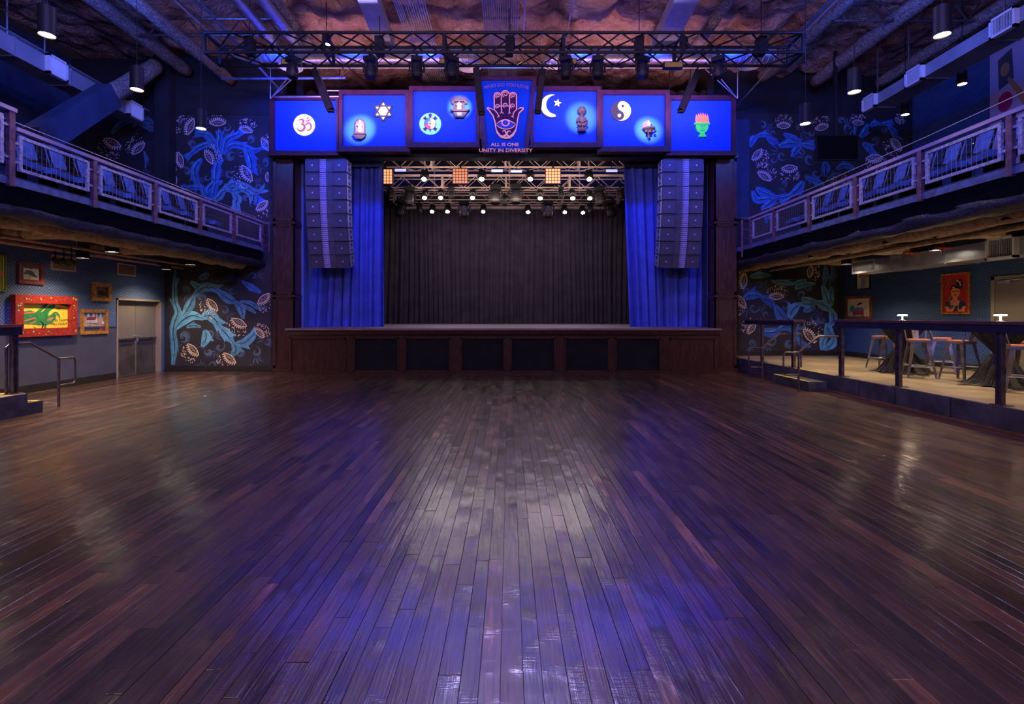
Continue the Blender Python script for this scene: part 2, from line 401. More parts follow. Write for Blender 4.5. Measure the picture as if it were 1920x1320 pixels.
# doorway gap on the left wall: y 12.62 .. 14.2
DY0, DY1, DH = W(218,592,1)[1], 0, 2.05
DY0 = XL*F/(218-VX); DY1 = XL*F/(302-VX)
wall('wall_left', [(XL-.25, XL, -3, DY0, 0, 3.5), (XL-.25, XL, DY0, DY1, DH, 3.5), (XL-.25, XL, DY1, YL+.2, 0, 3.5), (XL-.4, XL-.3, DY0-.2, DY1+.2, 0, DH+.1)], M['paperL'], 'blue lozenge-papered side wall under the left balcony')
wall('trim_1', [(XL, XL+.012, -3, DY0-.03, .12, 1.31), (XL, XL+.025, -3, DY0-.03, 1.31, 1.345)], M['dado'], 'slate painted dado below the left wallpaper')
wall('baseboard_left', [(XL, XL+.02, -3, DY0-.03, 0, .16)], M['baseboard'], 'black baseboard along the left wall')
wall('wall_right', [(XR, XR+.25, -3, YR+.2, .3, 3.6)], M['paperR'], 'teal papered side wall under the right balcony')
wall('baseboard_right', [(XR-.02, XR, -3, YR, .36, .50)], M['baseboard'], 'black baseboard along the right wall')
wall('wall_back_left', [(XUL-.1, -6.55, YL, YL+.2, 0, CEIL)], M['walldark'], 'near-black end wall left of the stage')
wall('wall_back_right', [(6.3, XUR+.1, YR, YR+.2, 0, CEIL+.4)], M['walldark'], 'near-black end wall right of the stage')
wall('baseboard_back_left', [(XL+.02, -6.75, YL-.035, YL, 0, .15)], M['baseboard'], 'black baseboard below the left lower mural')
wall('baseboard_back_right', [(6.5, XR-.02, YR-.035, YR, .36, .50)], M['baseboard'], 'black baseboard below the right lower mural')
wall('wall_upper_left', [(XUL-.2, XUL, -3, YL+.2, 3.5, CEIL)], M['wallnavy'], 'navy side wall above the left balcony')
wall('wall_upper_right', [(XUR, XUR+.2, -3, YR+.2, 3.5, CEIL+.3)], M['paperR'], 'blue papered side wall above the right balcony')
wall('wall_rear', [(-12.7, 12.6, -4.3, -4.1, 0, CEIL)], M['walldark'], 'dark rear wall behind the viewer')
# corner column and raking brace, left
t = thing('corner_column', (-10.15, 14.2, 3.5), 'boxed dark column in the corner beyond the left balcony', 'column')
MB().box(W(290,0,14.1).x, W(318,0,14.1).x, 14.08, 14.37, 3.5, CEIL).build('shaft', M['walldark'], t)
def boxbeam(mb, p0, p1, wv, hv):
    p0, p1, wv, hv = map(Vector, (p0, p1, wv, hv)); vs = []
    for p in (p0, p1):
        for a, b_ in ((-1,-1),(1,-1),(1,1),(-1,1)): vs.append(p+wv*a*.5+hv*b_*.5)
    mb.add(vs, [(0,3,2,1),(4,5,6,7),(0,1,5,4),(1,2,6,5),(2,3,7,6),(3,0,4,7)])
XBR = -9.72
def brp(px, py): y = XBR*F/(px-VX); return Vector((XBR, y, H+(VY-py)/F*y))
pA, pB, pC = brp(70, 262), brp(205, 178), brp(292, 124)
t = thing('raking_brace', pA, 'boxed blue raking brace rising to the roof above the left balcony', 'brace')
d = (pC-pA).normalized(); hv = Vector((1,0,0)).cross(d).normalized()*.52
mb = MB(); boxbeam(mb, pA, pB, (.36,0,0), hv); mb.build('boxing', M['wallnavy'], t)
def fuzzy_beam(mb, p0, p1, r, seed=0, n=10, amp=.25, step=.25, squash=1.0):
    p0 = Vector(p0); p1 = Vector(p1); L_ = (p1-p0).length; k = max(2, int(L_/step)); q = (p1-p0).to_track_quat('Z','Y')
    vs = []
    for i in range(k+1):
        c = p0.lerp(p1, i/k)
        for j in range(n):
            a = 2*PI*j/n; rr = r*(1+amp*noise.noise(Vector((math.cos(a)*1.2+seed*7, math.sin(a)*1.2, i*step*2.2))))
            vs.append(c + q @ Vector((rr*math.cos(a)*squash, rr*math.sin(a), 0)))
    fs = [(i*n+j, i*n+(j+1)%n, (i+1)*n+(j+1)%n, (i+1)*n+j) for i in range(k) for j in range(n)]
    fs += [tuple(range(n-1,-1,-1)), tuple(k*n+j for j in range(n))]
    mb.add(vs, fs)
mb = MB(); fuzzy_beam(mb, pB, pC, .20, 3, 12, .22, .12); mb.build('sprayed_upper_length', M['fireproof'], t, smooth='all', label='rough grey fireproofed upper length')
# ------------------------------------------------------------------ stage
SY, SH = 13.65, 1.25
x0, x1 = W(538,0,SY).x, W(1350,0,SY).x
st = thing('stage', ((x0+x1)/2, SY, 0), 'dark wood stage with panelled front and black cloth vents', 'stage', kind='structure')
mb = MB(); mb.box(x0+.08, x1-.08, SY+.1, 14.3, 0, SH-.06); mb.box(-6.15, 5.9, 14.2, 22.2, 0, SH-.06); mb.build('body', M['black'], st)
mb = MB(); mb.box(x0-.03, x1+.03, SY-.05, 14.05, SH-.05, SH); mb.box(-6.1, 5.85, 14.05, 22.2, SH-.05, SH); mb.build('deck', mat('stage_deck', (.24,.17,.13), .5, var=.2, vscale=3, stretch=(1,10,1)), st)
prof = [(0,-.05),(-.03,-.09),(-.02,-.13),(.0,-.17),(.03,-.21),(.05,-.235)]
mb = MB()
mb.grid(lambda u, v: ((x0-.0)+(x1-x0)*u, SY+[p[0] for p in prof][round(v*5)], SH+[p[1] for p in prof][round(v*5)]), 1, 5)
mb.build('cornice', M['wood'], st)
pans = [(543,647,0),(663,747,1),(759,844,1),(864,946,1),(957,1041,1),(1059,1142,1),(1154,1239,1),(1257,1343,0)]
zt, zb = H+(VY-633)/F*SY, H+(VY-697)/F*SY
def facade(mb, X0, X1, z0, z1, holes, Yf, dep):
    """flat board with rectangular openings"""
    xs = X0
    for (a, b_, c, d_) in holes:
        mb.box(xs, a, Yf, Yf+dep, z0, z1); mb.box(a, b_, Yf, Yf+dep, z0, c); mb.box(a, b_, Yf, Yf+dep, d_, z1); xs = b_
    mb.box(xs, X1, Yf, Yf+dep, z0, z1)
holes = [(W(a,0,SY).x, W(b_,0,SY).x, zb, zt) for a, b_, k in pans]
mb = MB(); facade(mb, x0+.03, x1-.03, 0, SH-.2, holes, SY+.03, .04); mb.build('front_board', M['wood'], st)
for (a, b_, k), h in zip(pans, holes):
    mb = MB(); w = .035
    for bx in ((h[0]-.01,h[0]+w,h[2],h[3]),(h[1]-w,h[1]+.01,h[2],h[3]),(h[0]-.01,h[1]+.01,h[3]-w,h[3]+.02),(h[0]-.01,h[1]+.01,h[2]-.02,h[2]+w)):
        mb.box(bx[0], bx[1], SY+.012, SY+.05, bx[2], bx[3])
    mb.build('panel_moulding', M['wood'], st)
    if k: 
        mb = MB(); sd = a
        mb.grid(lambda u, v: (h[0]+(h[1]-h[0])*u, SY+.075+.012*math.sin((u*1.2+v)*9+sd)*u, h[2]+(h[3]-h[2])*v), 16, 10); mb.build('black_cloth_vent', M['cloth_black'], st, smooth='all')
    else: MB().box(h[0], h[1], SY+.055, SY+.075, h[2], h[3]).build('wood_panel', M['wood'], st)
mb = MB(); mb.box(x0+.0, x1-.0, SY+.01, SY+.05, 0, .07); mb.build('plinth', M['wood'], st)
# stage house: black walls, roof, header
wall('wall_stage', [(-6.35, -6.15, 15.6, 22.5, 0, 9.2), (5.9, 6.1, 15.6, 22.5, 0, 9.2), (-6.35, 6.1, 22.3, 22.5, 0, 9.2), (-6.35, -6.15, 14.8, 15.6, 6.0, 9.2), (5.9, 6.1, 14.8, 15.6, 6.0, 9.2)], M['black'], 'black walls of the stage house')
wall('trim_2', [(W(640,0,14.6).x, W(1256,0,14.6).x, 14.35, 14.7, H+(VY-296)/F*14.4, H+(VY-262)/F*14.4)], M['walldark'], 'dark proscenium header beam above the stage opening')
wall('trim_3', [(W(720,0,15).x, W(1170,0,15).x, 14.78, 14.84, H+(VY-299)/F*14.8, H+(VY-297)/F*14.8)], M['rawsteel'], 'thin steel lip below the header')
# blue reveal wall strips beside drapes
wall('wall_reveal_left', [(-6.16, W(570,0,15.35).x, 15.6, 15.7, SH, 6.4), (-6.16,-6.1,14.7,15.7,SH,6.4)], mat('blue_reveal_paint', (.08,.14,.40), .6), 'blue painted reveal left of the stage drapes')
wall('wall_reveal_right', [(W(1336,0,15.35).x, 5.92, 15.6, 15.7, SH, 6.4), (5.86,5.92,14.7,15.7,SH,6.4)], M['wallnavy'], 'blue painted reveal right of the stage drapes')
# pillars
def pillar(side):
    s = -1 if side == 'left' else 1
    PY = 14.22
    if s < 0: xo, xi = W(512,0,PY).x, W(552,0,PY).x
    else: xo, xi = W(1381,0,PY).x, W(1340,0,PY).x
    t = thing('stage_pillar', ((xo+xi)/2, PY+.25, 0), 'tall panelled dark wood pillar on the %s of the stage' % side, 'pillar')
    a, b_ = min(xo, xi), max(xo, xi); top = H+(VY-290)/F*PY
    back = PY+.55
    mb = MB(); mb.box(a+.03, b_-.03, PY+.03, back if s<0 else 15.55, 0, top); mb.build('core', M['wood'], t)
    bands = [(0,.08,.09),(H+(VY-694)/F*PY-.03, 0, 0)]
    ys = [298, 414, 419, 552, 556, 690]
    zs = [H+(VY-q)/F*PY for q in ys]
    # front frames
    for z1, z0 in ((zs[0],zs[1]),(zs[2],zs[3]),(zs[4],zs[5])):
        mb = MB(); w = .07
        for bx in ((a, a+w, z0, z1),(b_-w, b_, z0, z1),(a, b_, z1-w, z1),(a, b_, z0, z0+w)): mb.box(bx[0], bx[1], PY, PY+.035, bx[2], bx[3])
        w2 = w+.02
        for bx in ((a+w, a+w2, z0+w, z1-w),(b_-w2, b_-w, z0+w, z1-w),(a+w, b_-w, z1-w2, z1-w),(a+w, b_-w, z0+w, z0+w2)): mb.box(bx[0], bx[1], PY+.012, PY+.035, bx[2], bx[3])
        mb.build('front_panel', M['wood'], t)
        mb = MB(); xx = b_ if s < 0 else a; o1, o2 = (xx-.035, xx) if s < 0 else (xx, xx+.035)
        for bx in ((PY, PY+w, z0, z1),(back-w, back, z0, z1),(PY, back, z1-w, z1),(PY, back, z0, z0+w)): mb.box(o1, o2, bx[0], bx[1], bx[2], bx[3])
        mb.build('side_panel', M['wood'], t)
    for z in (zs[2]+.02, zs[4]+.01):
        MB().box(a-.02, b_+.02, PY-.02, back, z-.03, z+.03).build('belt_moulding', M['wood'], t)
    MB().box(a-.03, b_+.03, PY-.03, back, 0, .1).build('plinth', M['wood'], t)
    MB().box(a-.03, b_+.03, PY-.04, back, top-.1, top).build('capital', M['wood'], t)
pillar('left'); pillar('right')
# ------------------------------------------------------------------ raised platforms
PZ = .355
XP = 6.77
t = thing('platform_right', (8.6, 7, 0), 'raised concrete seating platform along the right side', kind='structure')
MB().box(XP+.0, XR+.05, -2.5, YR, 0, PZ-.012).build('plinth_body', M['concrete'], t)
MB().box(XP+.005, XR, -2.5, YR, PZ-.012, PZ).build('top_surface', M['deckfloor'], t)
for y in (3.2, 5.4, 6.35, 7.6, 8.7, 9.6): MB().box(XP-.004, XP+.002, y, y+.012, 0, PZ-.01).build('joint', M['black'], t)
MB().box(XP-.03, XP, -2.5, 13.7, 0, .035).build('floor_edge_strip', mat('oak_edge_strip', (.20,.085,.04), .4, var=.3, vscale=9), t)
MB().box(XP+.0, XP+.05, 10.5, 12.0, PZ, PZ+.004).build('yellow_nosing', M['yellow'], t)
t = thing('platform_left', (-9, 5, 0), 'raised concrete platform at the near left', kind='structure')
MB().box(XL, -7.77, -2.5, 8.0, 0, .345).build('plinth_body', M['concrete'], t)
MB().box(XL, -7.775, -2.5, 7.99, .345, .35).build('top_surface', M['deckfloor'], t)
MB().box(-9.9, -7.85, 7.93, 7.99, .35, .354).build('yellow_nosing', M['yellow'], t)
t = thing('step', (-8.9, 8.15, 0), 'low concrete step at the end of the left platform', 'step')
MB().box(-9.95, -7.77, 8.002, 8.26, 0, .19).build('riser_block', M['concrete'], t)
MB().box(-9.9, -7.82, 8.20, 8.255, .19, .194).build('yellow_nosing', M['yellow'], t)
t = thing('step', (6.56, 11.2, 0), 'low concrete step in front of the right platform', 'step')
MB().box(6.35, XP-.03, 10.52, 11.95, 0, .195).build('riser_block', M['concrete'], t)
MB().box(6.355, 6.41, 10.55, 11.93, .195, .199).build('yellow_nosing', M['yellow'], t)
# ------------------------------------------------------------------ balconies
BL, BR = -7.0, 6.55
M['webblack'] = mat('flat_black_web', (.004,.004,.006), .9, spec=.02)
def balcony(side):
    s = -1 if side == 'left' else 1
    X = BL if s < 0 else BR
    XO = XUL if s < 0 else XUR
    YE = YL if s < 0 else YR
    t = thing('balcony_%s' % side, ((X+XO)/2, 6, 3.1), '%s balcony deck with blue steel edge plate and sprayed edge beam' % side, kind='structure')
    a, b_ = sorted((X+s*.12, XO)); 
    MB().box(a, b_, -3, YE-.002, 3.32, 3.48).build('deck', M['black'], t)
    a, b_ = sorted((X-s*.0, X+s*.02))
    for z0, z1, nm in ((3.44, 3.56, 'edge_plate'),):
        MB().box(a, b_, -3, YE-.3, z0, z1).build(nm, M['deckedge'], t)
    a, b_ = sorted((X, X+s*.12)); MB().box(a, b_, -3, YE-.3, 3.55, 3.565).build('edge_lip', M['deckedge'], t)
    a, b_ = sorted((X+s*.03, X+s*.14)); MB().box(a, b_, -3, YE-.3, 3.18, 3.46).build('edge_beam_web', M['webblack'], t)
    mb = MB(); fuzzy_beam(mb, (X+s*.16, -3, 3.14), (X+s*.16, YE-.05, 3.12), .13, 5+s, 12, .45, .11); mb.build('sprayed_bottom_flange', M['fireproofdark'], t, smooth='all')
    # tan sprayed beams and pipes below the deck
    mb = MB(); fuzzy_beam(mb, (X+s*.62, -3, 3.10), (X+s*.62, YE-.25, 3.10), .17, 2+s, 12, .3, .16); mb.build('sprayed_tan_beam', M['fireprooftan'], t, smooth='all')
    for k in range(6):
        y = 2.2+k*2.35
        if y < YE-.5:
            mb = MB(); fuzzy_beam(mb, (X+s*.7, y, 3.16), (X+s*3.3, y, 3.16), .13, k, 10, .3, .2); mb.build('cross_beam', M['fireprooftan'], t, smooth='all')
balcony('left'); balcony('right')
def rail(side):
    s = -1 if side == 'left' else 1
    X = BL if s < 0 else BR
    ps = [6.96, 8.36, 9.79, 11.22, 12.6, 14.08] if s < 0 else [5.05, 6.48, 7.9, 9.37, 10.82, 12.26, 13.45]
    top = 4.275
    t = thing('balcony_railing', (X, 10, 3.45), '%s balcony railing, violet steel rail with framed wire mesh panels' % side, 'railing')
    MB().box(X-.035, X+.035, ps[0]+(.06 if s < 0 else -3), ps[-1]+.05, top-.055, top).build('top_rail', M['railtop'], t)
    for i, y in enumerate(ps):
        tp = top-.055 if not (s < 0 and i == 0) else 4.47
        mb = MB(); mb.box(X-.03, X-.022, y-.04, y+.04, 3.42, tp); mb.box(X+.022, X+.03, y-.04, y+.04, 3.42, tp); mb.box(X-.022, X+.022, y-.006, y+.006, 3.42, tp); mb.build('post', M['railpost'], t)
    segs = list(zip(ps[:-1], ps[1:]))
    if s > 0: segs = [(3.6, 5.05)] + segs
    if s < 0: segs = [(5.5, 6.96)] + segs
    for i, (y0, y1) in enumerate(segs):
        up = .22 if (s < 0 and i == 0) else 0
        z0, z1 = 3.66+up*.2, 4.17+up
        a, b_ = y0+.11, y1-.11
        mb = MB(); w = .045
        mb.box(X-.02, X+.02, a, b_, z1-w, z1); mb.box(X-.02, X+.02, a, b_, z0, z0+w); mb.box(X-.02, X+.02, a, a+w, z0+w, z1-w); mb.box(X-.02, X+.02, b_-w, b_, z0+w, z1-w)
        for yy in (y0+.03, y1-.11):
            for zz in (z0+.1, z1-.14): mb.box(X-.008, X+.008, yy, yy+.08, zz, zz+.035)
        f = mb.build('mesh_frame', M['railframe'], t)
        mb = MB(); k = int((b_-a-2*w)/.075)
        for j in range(1, k): yy = a+w+(b_-a-2*w)*j/k; mb.tube((X, yy, z0+w), (X, yy, z1-w), .0028, 4, caps=False)
        k = int((z1-z0-2*w)/.075)
        for j in range(1, k): zz = z0+w+(z1-z0-2*w)*j/k; mb.tube((X+.003, a+w, zz), (X+.003, b_-w, zz), .0028, 4, caps=False)
        mb.build('wire_mesh', M['wire'], f, kind='stuff')
    if s < 0:
        MB().box(X-.04, X+.04, 4.0, ps[0]+.06, 4.47, 4.525).build('raised_top_rail', M['railtop'], t)
        MB().path([(X-.1, ps[0], 4.38), (X-.1, 10.0, 4.37), (X-.1, 13.9, 4.36)], .006, 5).build('steel_cable', M['white'], t)
        t2 = thing('return_railing', (-6.85, 14.25, 3.5), 'short return railing where the left balcony meets the stage pillar', 'railing')
        MB().box(X, -6.8, 14.05, 14.1, 4.2, 4.25).build('rail', M['railpost'], t2)
        mb = MB(); 
        for zz in (3.6, 3.9): mb.tube((X, 14.08, zz), (-6.8, 14.08, zz), .01)
        mb.tube((-6.82, 14.08, 3.4), (-6.82, 14.08, 4.2), .015); mb.build('bars', M['railpost'], t2)
    else:
        MB().path([(X+.25, 4.0, 4.62), (X+.25, 8, 4.52), (X+.25, 13.4, 4.44)], .006, 5).build('steel_cable', M['white'], t)
        t2 = thing('return_railing', (6.4, 14, 3.4), 'short return railing where the right balcony meets the stage pillar', 'railing')
        MB().box(6.32, X+.03, 13.5, 13.55, 4.22, 4.275).build('rail', M['railpost'], t2)
        mb = MB()
        for zz in (3.5, 3.72, 3.95): mb.tube((6.32, 13.52, zz), (X, 13.52, zz), .008)
        mb.box(6.32, 6.36, 13.5, 13.54, 3.2, 4.25); mb.build('bars', M['railpost'], t2)
M['railtop'] = mat('violet_rail_paint', (.25,.19,.34), .45, var=.15, vscale=6)
M['railpost'] = mat('oxblood_post_paint', (.13,.06,.09), .45, .2, var=.4, vscale=9)
M['railframe'] = mat('distressed_galvanised_frame', (.42,.40,.56), .45, .2, c2=(.16,.16,.28), vscale=30)
M['wire'] = mat('brown_wire', (.14,.09,.07), .5, .4)
rail('left'); rail('right')
# balcony seats
sp = local('theatre_seat', 'blue theatre seat with dark arms behind the balcony rail', 'theatre seat')
mb = MB(); R = Euler((math.radians(-14),0,0)).to_matrix()
def slab(mb, w0, w1, t_, z0, z1, R, y0):
    n = 6; vs = []
    for j in range(n+1):
        v = j/n; w = w0+(w1-w0)*v
        if j == n: w *= .86
        for i in range(5):
            u = i/4*2-1; b_ = .03*(1-u*u)
            p = R @ Vector((u*w/2, -b_-(t_ if j not in (0,n) else t_*.5), z0+(z1-z0)*v)); vs.append((p.x, p.y+y0, p.z))
    mb.add(vs, [(j*5+i, j*5+i+1, (j+1)*5+i+1, (j+1)*5+i) for j in range(n) for i in range(4)])
slab(mb, .40, .46, .05, .0, .62, R, 0); mb2 = MB()
for v in mb.v: pass
bk = MB(); slab(bk, .46, .51, .05, 0, .62, R, 0)
vs = [(x_, y_, z_+.36) for x_, y_, z_ in bk.v]; bk2 = MB().add(vs, bk.f)
bk2.build('backrest', M['seat_blue'], sp, smooth='all')
mb = MB(); mb.obox((0, .02, .66), (.44, .02, .60), (math.radians(-14),0,0)); mb.build('back_shell', M['seat_dark'], sp)
mb = MB(); mb.obox((0, -.26, .40), (.43, .44, .09), (math.radians(5),0,0), .9); mb.build('seat', M['seat_blue'], sp)
for s in (-1, 1):
    mb = MB(); mb.box(s*.25-.025, s*.25+.025, -.34, .03, .50, .52); mb.build('armrest', M['seat_dark'], sp)
    mb = MB(); mb.box(s*.25-.015, s*.25+.015, -.12, .04, 0, .56); mb.box(s*.25-.03, s*.25+.03, -.25, .06, 0, .02); mb.build('leg', M['seat_dark'], sp)
P = Proto(sp)
nL = 12
for i in range(nL):
    P.put((-7.62, 6.3+i*.53, 3.48), (0,0, PI/2+.18), 'blue theatre seat on the left balcony, %s along its rail from the near end' % ordw(i), 'theatre seats along the left balcony rail')
for i in range(14):
    P.put((7.17, 4.9+i*.53, 3.48), (0,0, -PI/2-.18), 'blue theatre seat on the right balcony, %s along its rail from the near end' % ordw(i), 'theatre seats along the right balcony rail')
# ------------------------------------------------------------------ ceiling
def ceil_fn(u, v):
    X = -12.7+25.3*u; Y = -3+20.5*v
    sec = abs(math.sin((X+.4)*PI/1.55)); p = .22*sec**.6
    n = noise.noise(Vector((X*1.1, Y*.9, 0)))*.16 + noise.noise(Vector((X*2.4, Y*2.2, 4)))*.16 + noise.noise(Vector((X*4.6, Y*4.4, 9)))*.07
    seam = .10*max(0, 1-abs(((Y+.6*noise.noise(Vector((X*.7,0,9)))) % 1.25)-.6)/.06)
    return (X, Y, CEIL+.30-p+n*.9+seam)
mb = MB(); mb.grid(ceil_fn, 260, 190)
mb.build('ceiling', M['insul'], smooth='all', kind='structure', label='pink paper-faced insulation puffing between the roof purlins')
wall('trim_4', [(-12.8, 12.7, -4.2, 22.5, CEIL+.75, CEIL+.8)], M['black'], 'dark roof deck above the insulation')
# roof girders (fireproofed) running towards the stage
gs = [(-9.25, 8.62, .17, 'outermost left'), (-8.0, 8.35, .15, 'second left'), (-5.3, 8.75, .13, 'left of the round ducts'), (5.0, 8.8, .14, 'right of the big duct'), (7.6, 8.75, .2, 'above the right balcony rail'), (9.15, 8.6, .19, 'outer right'), (11.05, 8.55, .16, 'outermost right')]
for i, (x, z, r, lb) in enumerate(gs):
    mb = MB(); fuzzy_beam(mb, (x, 1.5, z), (x, 14.2 if x < 0 else 14.8, z), r, i+1, 10, .2, .22)
    mb.build('roof_girder', M['fireproof'], smooth='all', label='grey sprayed roof girder, %s' % lb, cat='girder')
# steel bar joists crossing: dark webs
for i, (xa, xb, y, lb) in enumerate([(-9.2,-5.3,9.5,'left bay'),(-9.2,-5.3,12.2,'left bay near the stage'),(5,9.1,9.2,'right bay'),(7.6,11,11.6,'right bay near the end wall'),(7.6,11,8.0,'right bay near the viewer')]):
    t = thing('roof_joist', ((xa+xb)/2, y, 8.5), 'dark open web roof joist in the %s' % lb, 'joist')
    MB().tube((xa,y,8.9),(xb,y,8.9),.03).build('top_chord', M['rawsteel'], t); MB().tube((xa,y,8.5),(xb,y,8.5),.03).build('bottom_chord', M['rawsteel'], t)
    n = 6
    for k in range(n):
        a = xa+(xb-xa)*k/n; b_ = xa+(xb-xa)*(k+.5)/n; c_ = xa+(xb-xa)*(k+1)/n
        MB().tube((a,y,8.9),(b_,y,8.5),.018,5).build('web_bar', M['rawsteel'], t); MB().tube((b_,y,8.5),(c_,y,8.9),.018,5).build('web_bar', M['rawsteel'], t)
# ------------------------------------------------------------------ ducts, conduits
def rect_duct(name, X0, X1, z0, z1, y0, y1, label, m, grilles=(), bands=1.5, endgrille=False, inner=1):
    t = thing(name, ((X0+X1)/2, (y0+y1)/2, z0), label, 'duct')
    MB().box(X0, X1, y0, y1, z0, z1).build('casing', m, t)
    y = y0+.5; 
    while y < y1-.2:
        mb = MB(); e = .018
        mb.box(X0-e, X1+e, y, y+.03, z1, z1+e); mb.box(X0-e, X1+e, y, y+.03, z0-e, z0); mb.box(X0-e, X0, y, y+.03, z0, z1); mb.box(X1, X1+e, y, y+.03, z0, z1)
        mb.build('flange', M['galv'], t); y += bands
    for (g0, g1, zz0, zz1) in grilles:
        xf = X1 if inner > 0 else X0; s = inner
        a, b_ = sorted((xf, xf+s*.10)); mb = MB()
        w = .045
        mb.box(a, b_, g0, g0+w, zz0, zz1); mb.box(a, b_, g1-w, g1, zz0, zz1); mb.box(a, b_, g0, g1, zz0, zz0+w); mb.box(a, b_, g0, g1, zz1-w, zz1)
        g = mb.build('grille_frame', M['white'], t)
        mb = MB(); k = 14
        for j in range(k): yy = g0+w+(g1-g0-2*w)*(j+.5)/k; mb.obox(((a+b_)/2+s*.02, yy, (zz0+zz1)/2), (.03, .006, zz1-zz0-2*w), (0,0,.5))
        mb.build('louvre', M['white'], g)
        a2, b2 = sorted((xf, xf+s*.01)); MB().box(a2, b2, g0+w, g1-w, zz0+w, zz1-w).build('grille_back', M['black'], g)
    if endgrille:
        mb = MB(); w = .04; yf = y1
        for bx in ((X0,X0+w,z0,z1),(X1-w,X1,z0,z1),(X0,X1,z0,z0+w),(X0,X1,z1-w,z1)): mb.box(bx[0], bx[1], yf, yf+.02, bx[2], bx[3])
        mb.build('end_cap', M['white'], t)
    return t
def yk(X, px): return X*F/(px-VX)
M['ductblue'] = mat('painted_duct_slate', (.20,.21,.25), .5, .1, var=.12, vscale=3)
rect_duct('supply_duct', -10.45, -10.0, 6.86, 7.22, 3, yk(-10.0,263), 'long rectangular duct above the left balcony with white grilles', M['ductblue'], [(yk(-10.0,84)-.0, yk(-10.0,120), 6.84, 7.26), (yk(-10.0,236), yk(-10.0,263), 6.84, 7.26)], 1.3)
rect_duct('supply_duct', 9.6, 10.2, 7.12, 7.40, 3, yk(9.6,1622), 'long rectangular duct above the right balcony with white grilles', M['ductblue'], [(yk(9.6,1646), yk(9.6,1622), 7.06, 7.44), (yk(9.6,1735), yk(9.6,1703), 7.06, 7.44), (yk(9.6,1912), yk(9.6,1863), 7.06, 7.44)], 1.6, inner=-1)
rect_duct('low_duct', 9.25, 9.95, 2.72, 3.04, 2.5, yk(9.25,1640), 'galvanised duct hung under the right balcony along the papered wall', M['galv'], [(yk(9.25,1912), yk(9.25,1856), 2.66, 3.08)], 1.5, inner=-1)
t = thing('duct_diffuser', (9.5, 13.4, 2.7), 'white grille box at the far end of the low right duct', 'grille')
gy = yk(9.25,1597); MB().box(9.25, 9.8, yk(9.25,1640), gy, 2.72, 3.05).build('box', M['white'], t)
mb = MB(); y0_ = yk(9.25,1640); k = 16
for j in range(k): mb.box(9.235, 9.25, y0_+.05+(gy-y0_-.1)*j/k, y0_+.05+(gy-y0_-.1)*(j+.5)/k, 2.78, 3.0)
mb.build('louvre', M['galv'], t)
# big drop ducts in the middle bays (run towards the stage)
M['ductmid'] = mat('dull_galvanised', (.30,.30,.36), .6, .1, var=.15, vscale=4)
def slope_duct(name, xa, xb, w, ya, yb, za, zb_, label):
    t = thing(name, ((xa+xb)/2, (ya+yb)/2, zb_), label, 'duct'); mb = MB()
    boxbeam(mb, (xa,ya,za), (xb,yb,zb_), (w,0,0), (0,0,.32)); mb.build('casing', M['ductmid'], t)
    mb = MB(); boxbeam(mb, (xa,ya-.35,za-.1), (xa,ya,za-.06), (w*1.05,0,0), (0,0,.42)); mb.build('boot', M['brass'] if 0 else M['ductpaint'], t)
slope_duct('drop_duct', -2.95, -3.2, .42, 8.2, 13.2, 8.6, 8.58, 'square galvanised duct left of centre behind the truss')
slope_duct('drop_duct', 3.75, 3.95, .52, 8.2, 13.2, 8.6, 8.58, 'wide square galvanised duct right of centre behind the truss')
# spiral ducts across the back
def spiral(name, x0_, x1_, y, z, r, label):
    t = thing(name, ((x0_+x1_)/2, y, z-r), label, 'duct')
    mb = MB(); n = 24; k = int((x1_-x0_)/.14); pr = []
    for i in range(k):
        a = x0_+(x1_-x0_)*i/k; w = (x1_-x0_)/k
        pr += [(r, a), (r, a+w*.8), (r+.008, a+w*.85), (r+.008, a+w*.97)]
    mb.lathe(pr, (0,y,z), n, Matrix(((0,0,1),(0,1,0),(-1,0,0)))); mb.build('tube', M['galv'], t, smooth=True)
    return t
zD = H+(VY-103)/F*12.6
t = spiral('spiral_duct', W(470,0,12.6).x, W(900,0,12.6).x, 12.6, zD, .17, 'shiny spiral duct running crosswise left of centre behind the truss')
t = spiral('spiral_duct', W(1030,0,12.6).x, W(1450,0,12.6).x, 12.6, zD, .17, 'shiny spiral duct running crosswise right of centre behind the truss')
for i, (px, py, lb) in enumerate([(545,122,'far left'),(880,122,'left of the centre sign'),(1038,116,'right of the centre sign'),(1408,118,'far right')]):
    c = W(px, py, 12.9); t = thing('round_diffuser', c, 'round cone air diffuser %s under the spiral duct' % lb, 'diffuser')
    for q, (ra, rb, z0_, z1_) in enumerate([(.30,.17,-.06,.16),(.22,.15,-.07,-.0),(.14,.09,-.08,-.03)]):
        MB().lathe([(rb,z1_),(ra,z0_),(ra-.012,z0_),(rb-.012,z1_)], c, 24, cap=False).build('cone_ring', M['white'], t, smooth=True)
# round ducts towards the stage on the left
for px0, px1, lb in ((405, 560, 'outer'), (445, 600, 'inner')):
    X = -5.9 if lb == 'outer' else -5.35
    z = 8.45
    t = thing('round_duct', (X, 9, z-.1), 'long round duct left of the stage, the %s of the pair' % lb, 'duct')
    MB().tube((X, 2, z), (X, 13.6, z), .12, 16).build('tube', M['galv'], t, smooth=True)
    for y in (4, 5.6, 7.2, 8.8, 10.4, 12.0): MB().tube((X, y, z), (X, y+.12, z), .128, 16).build('joint_band', M['white'], t, smooth=True)
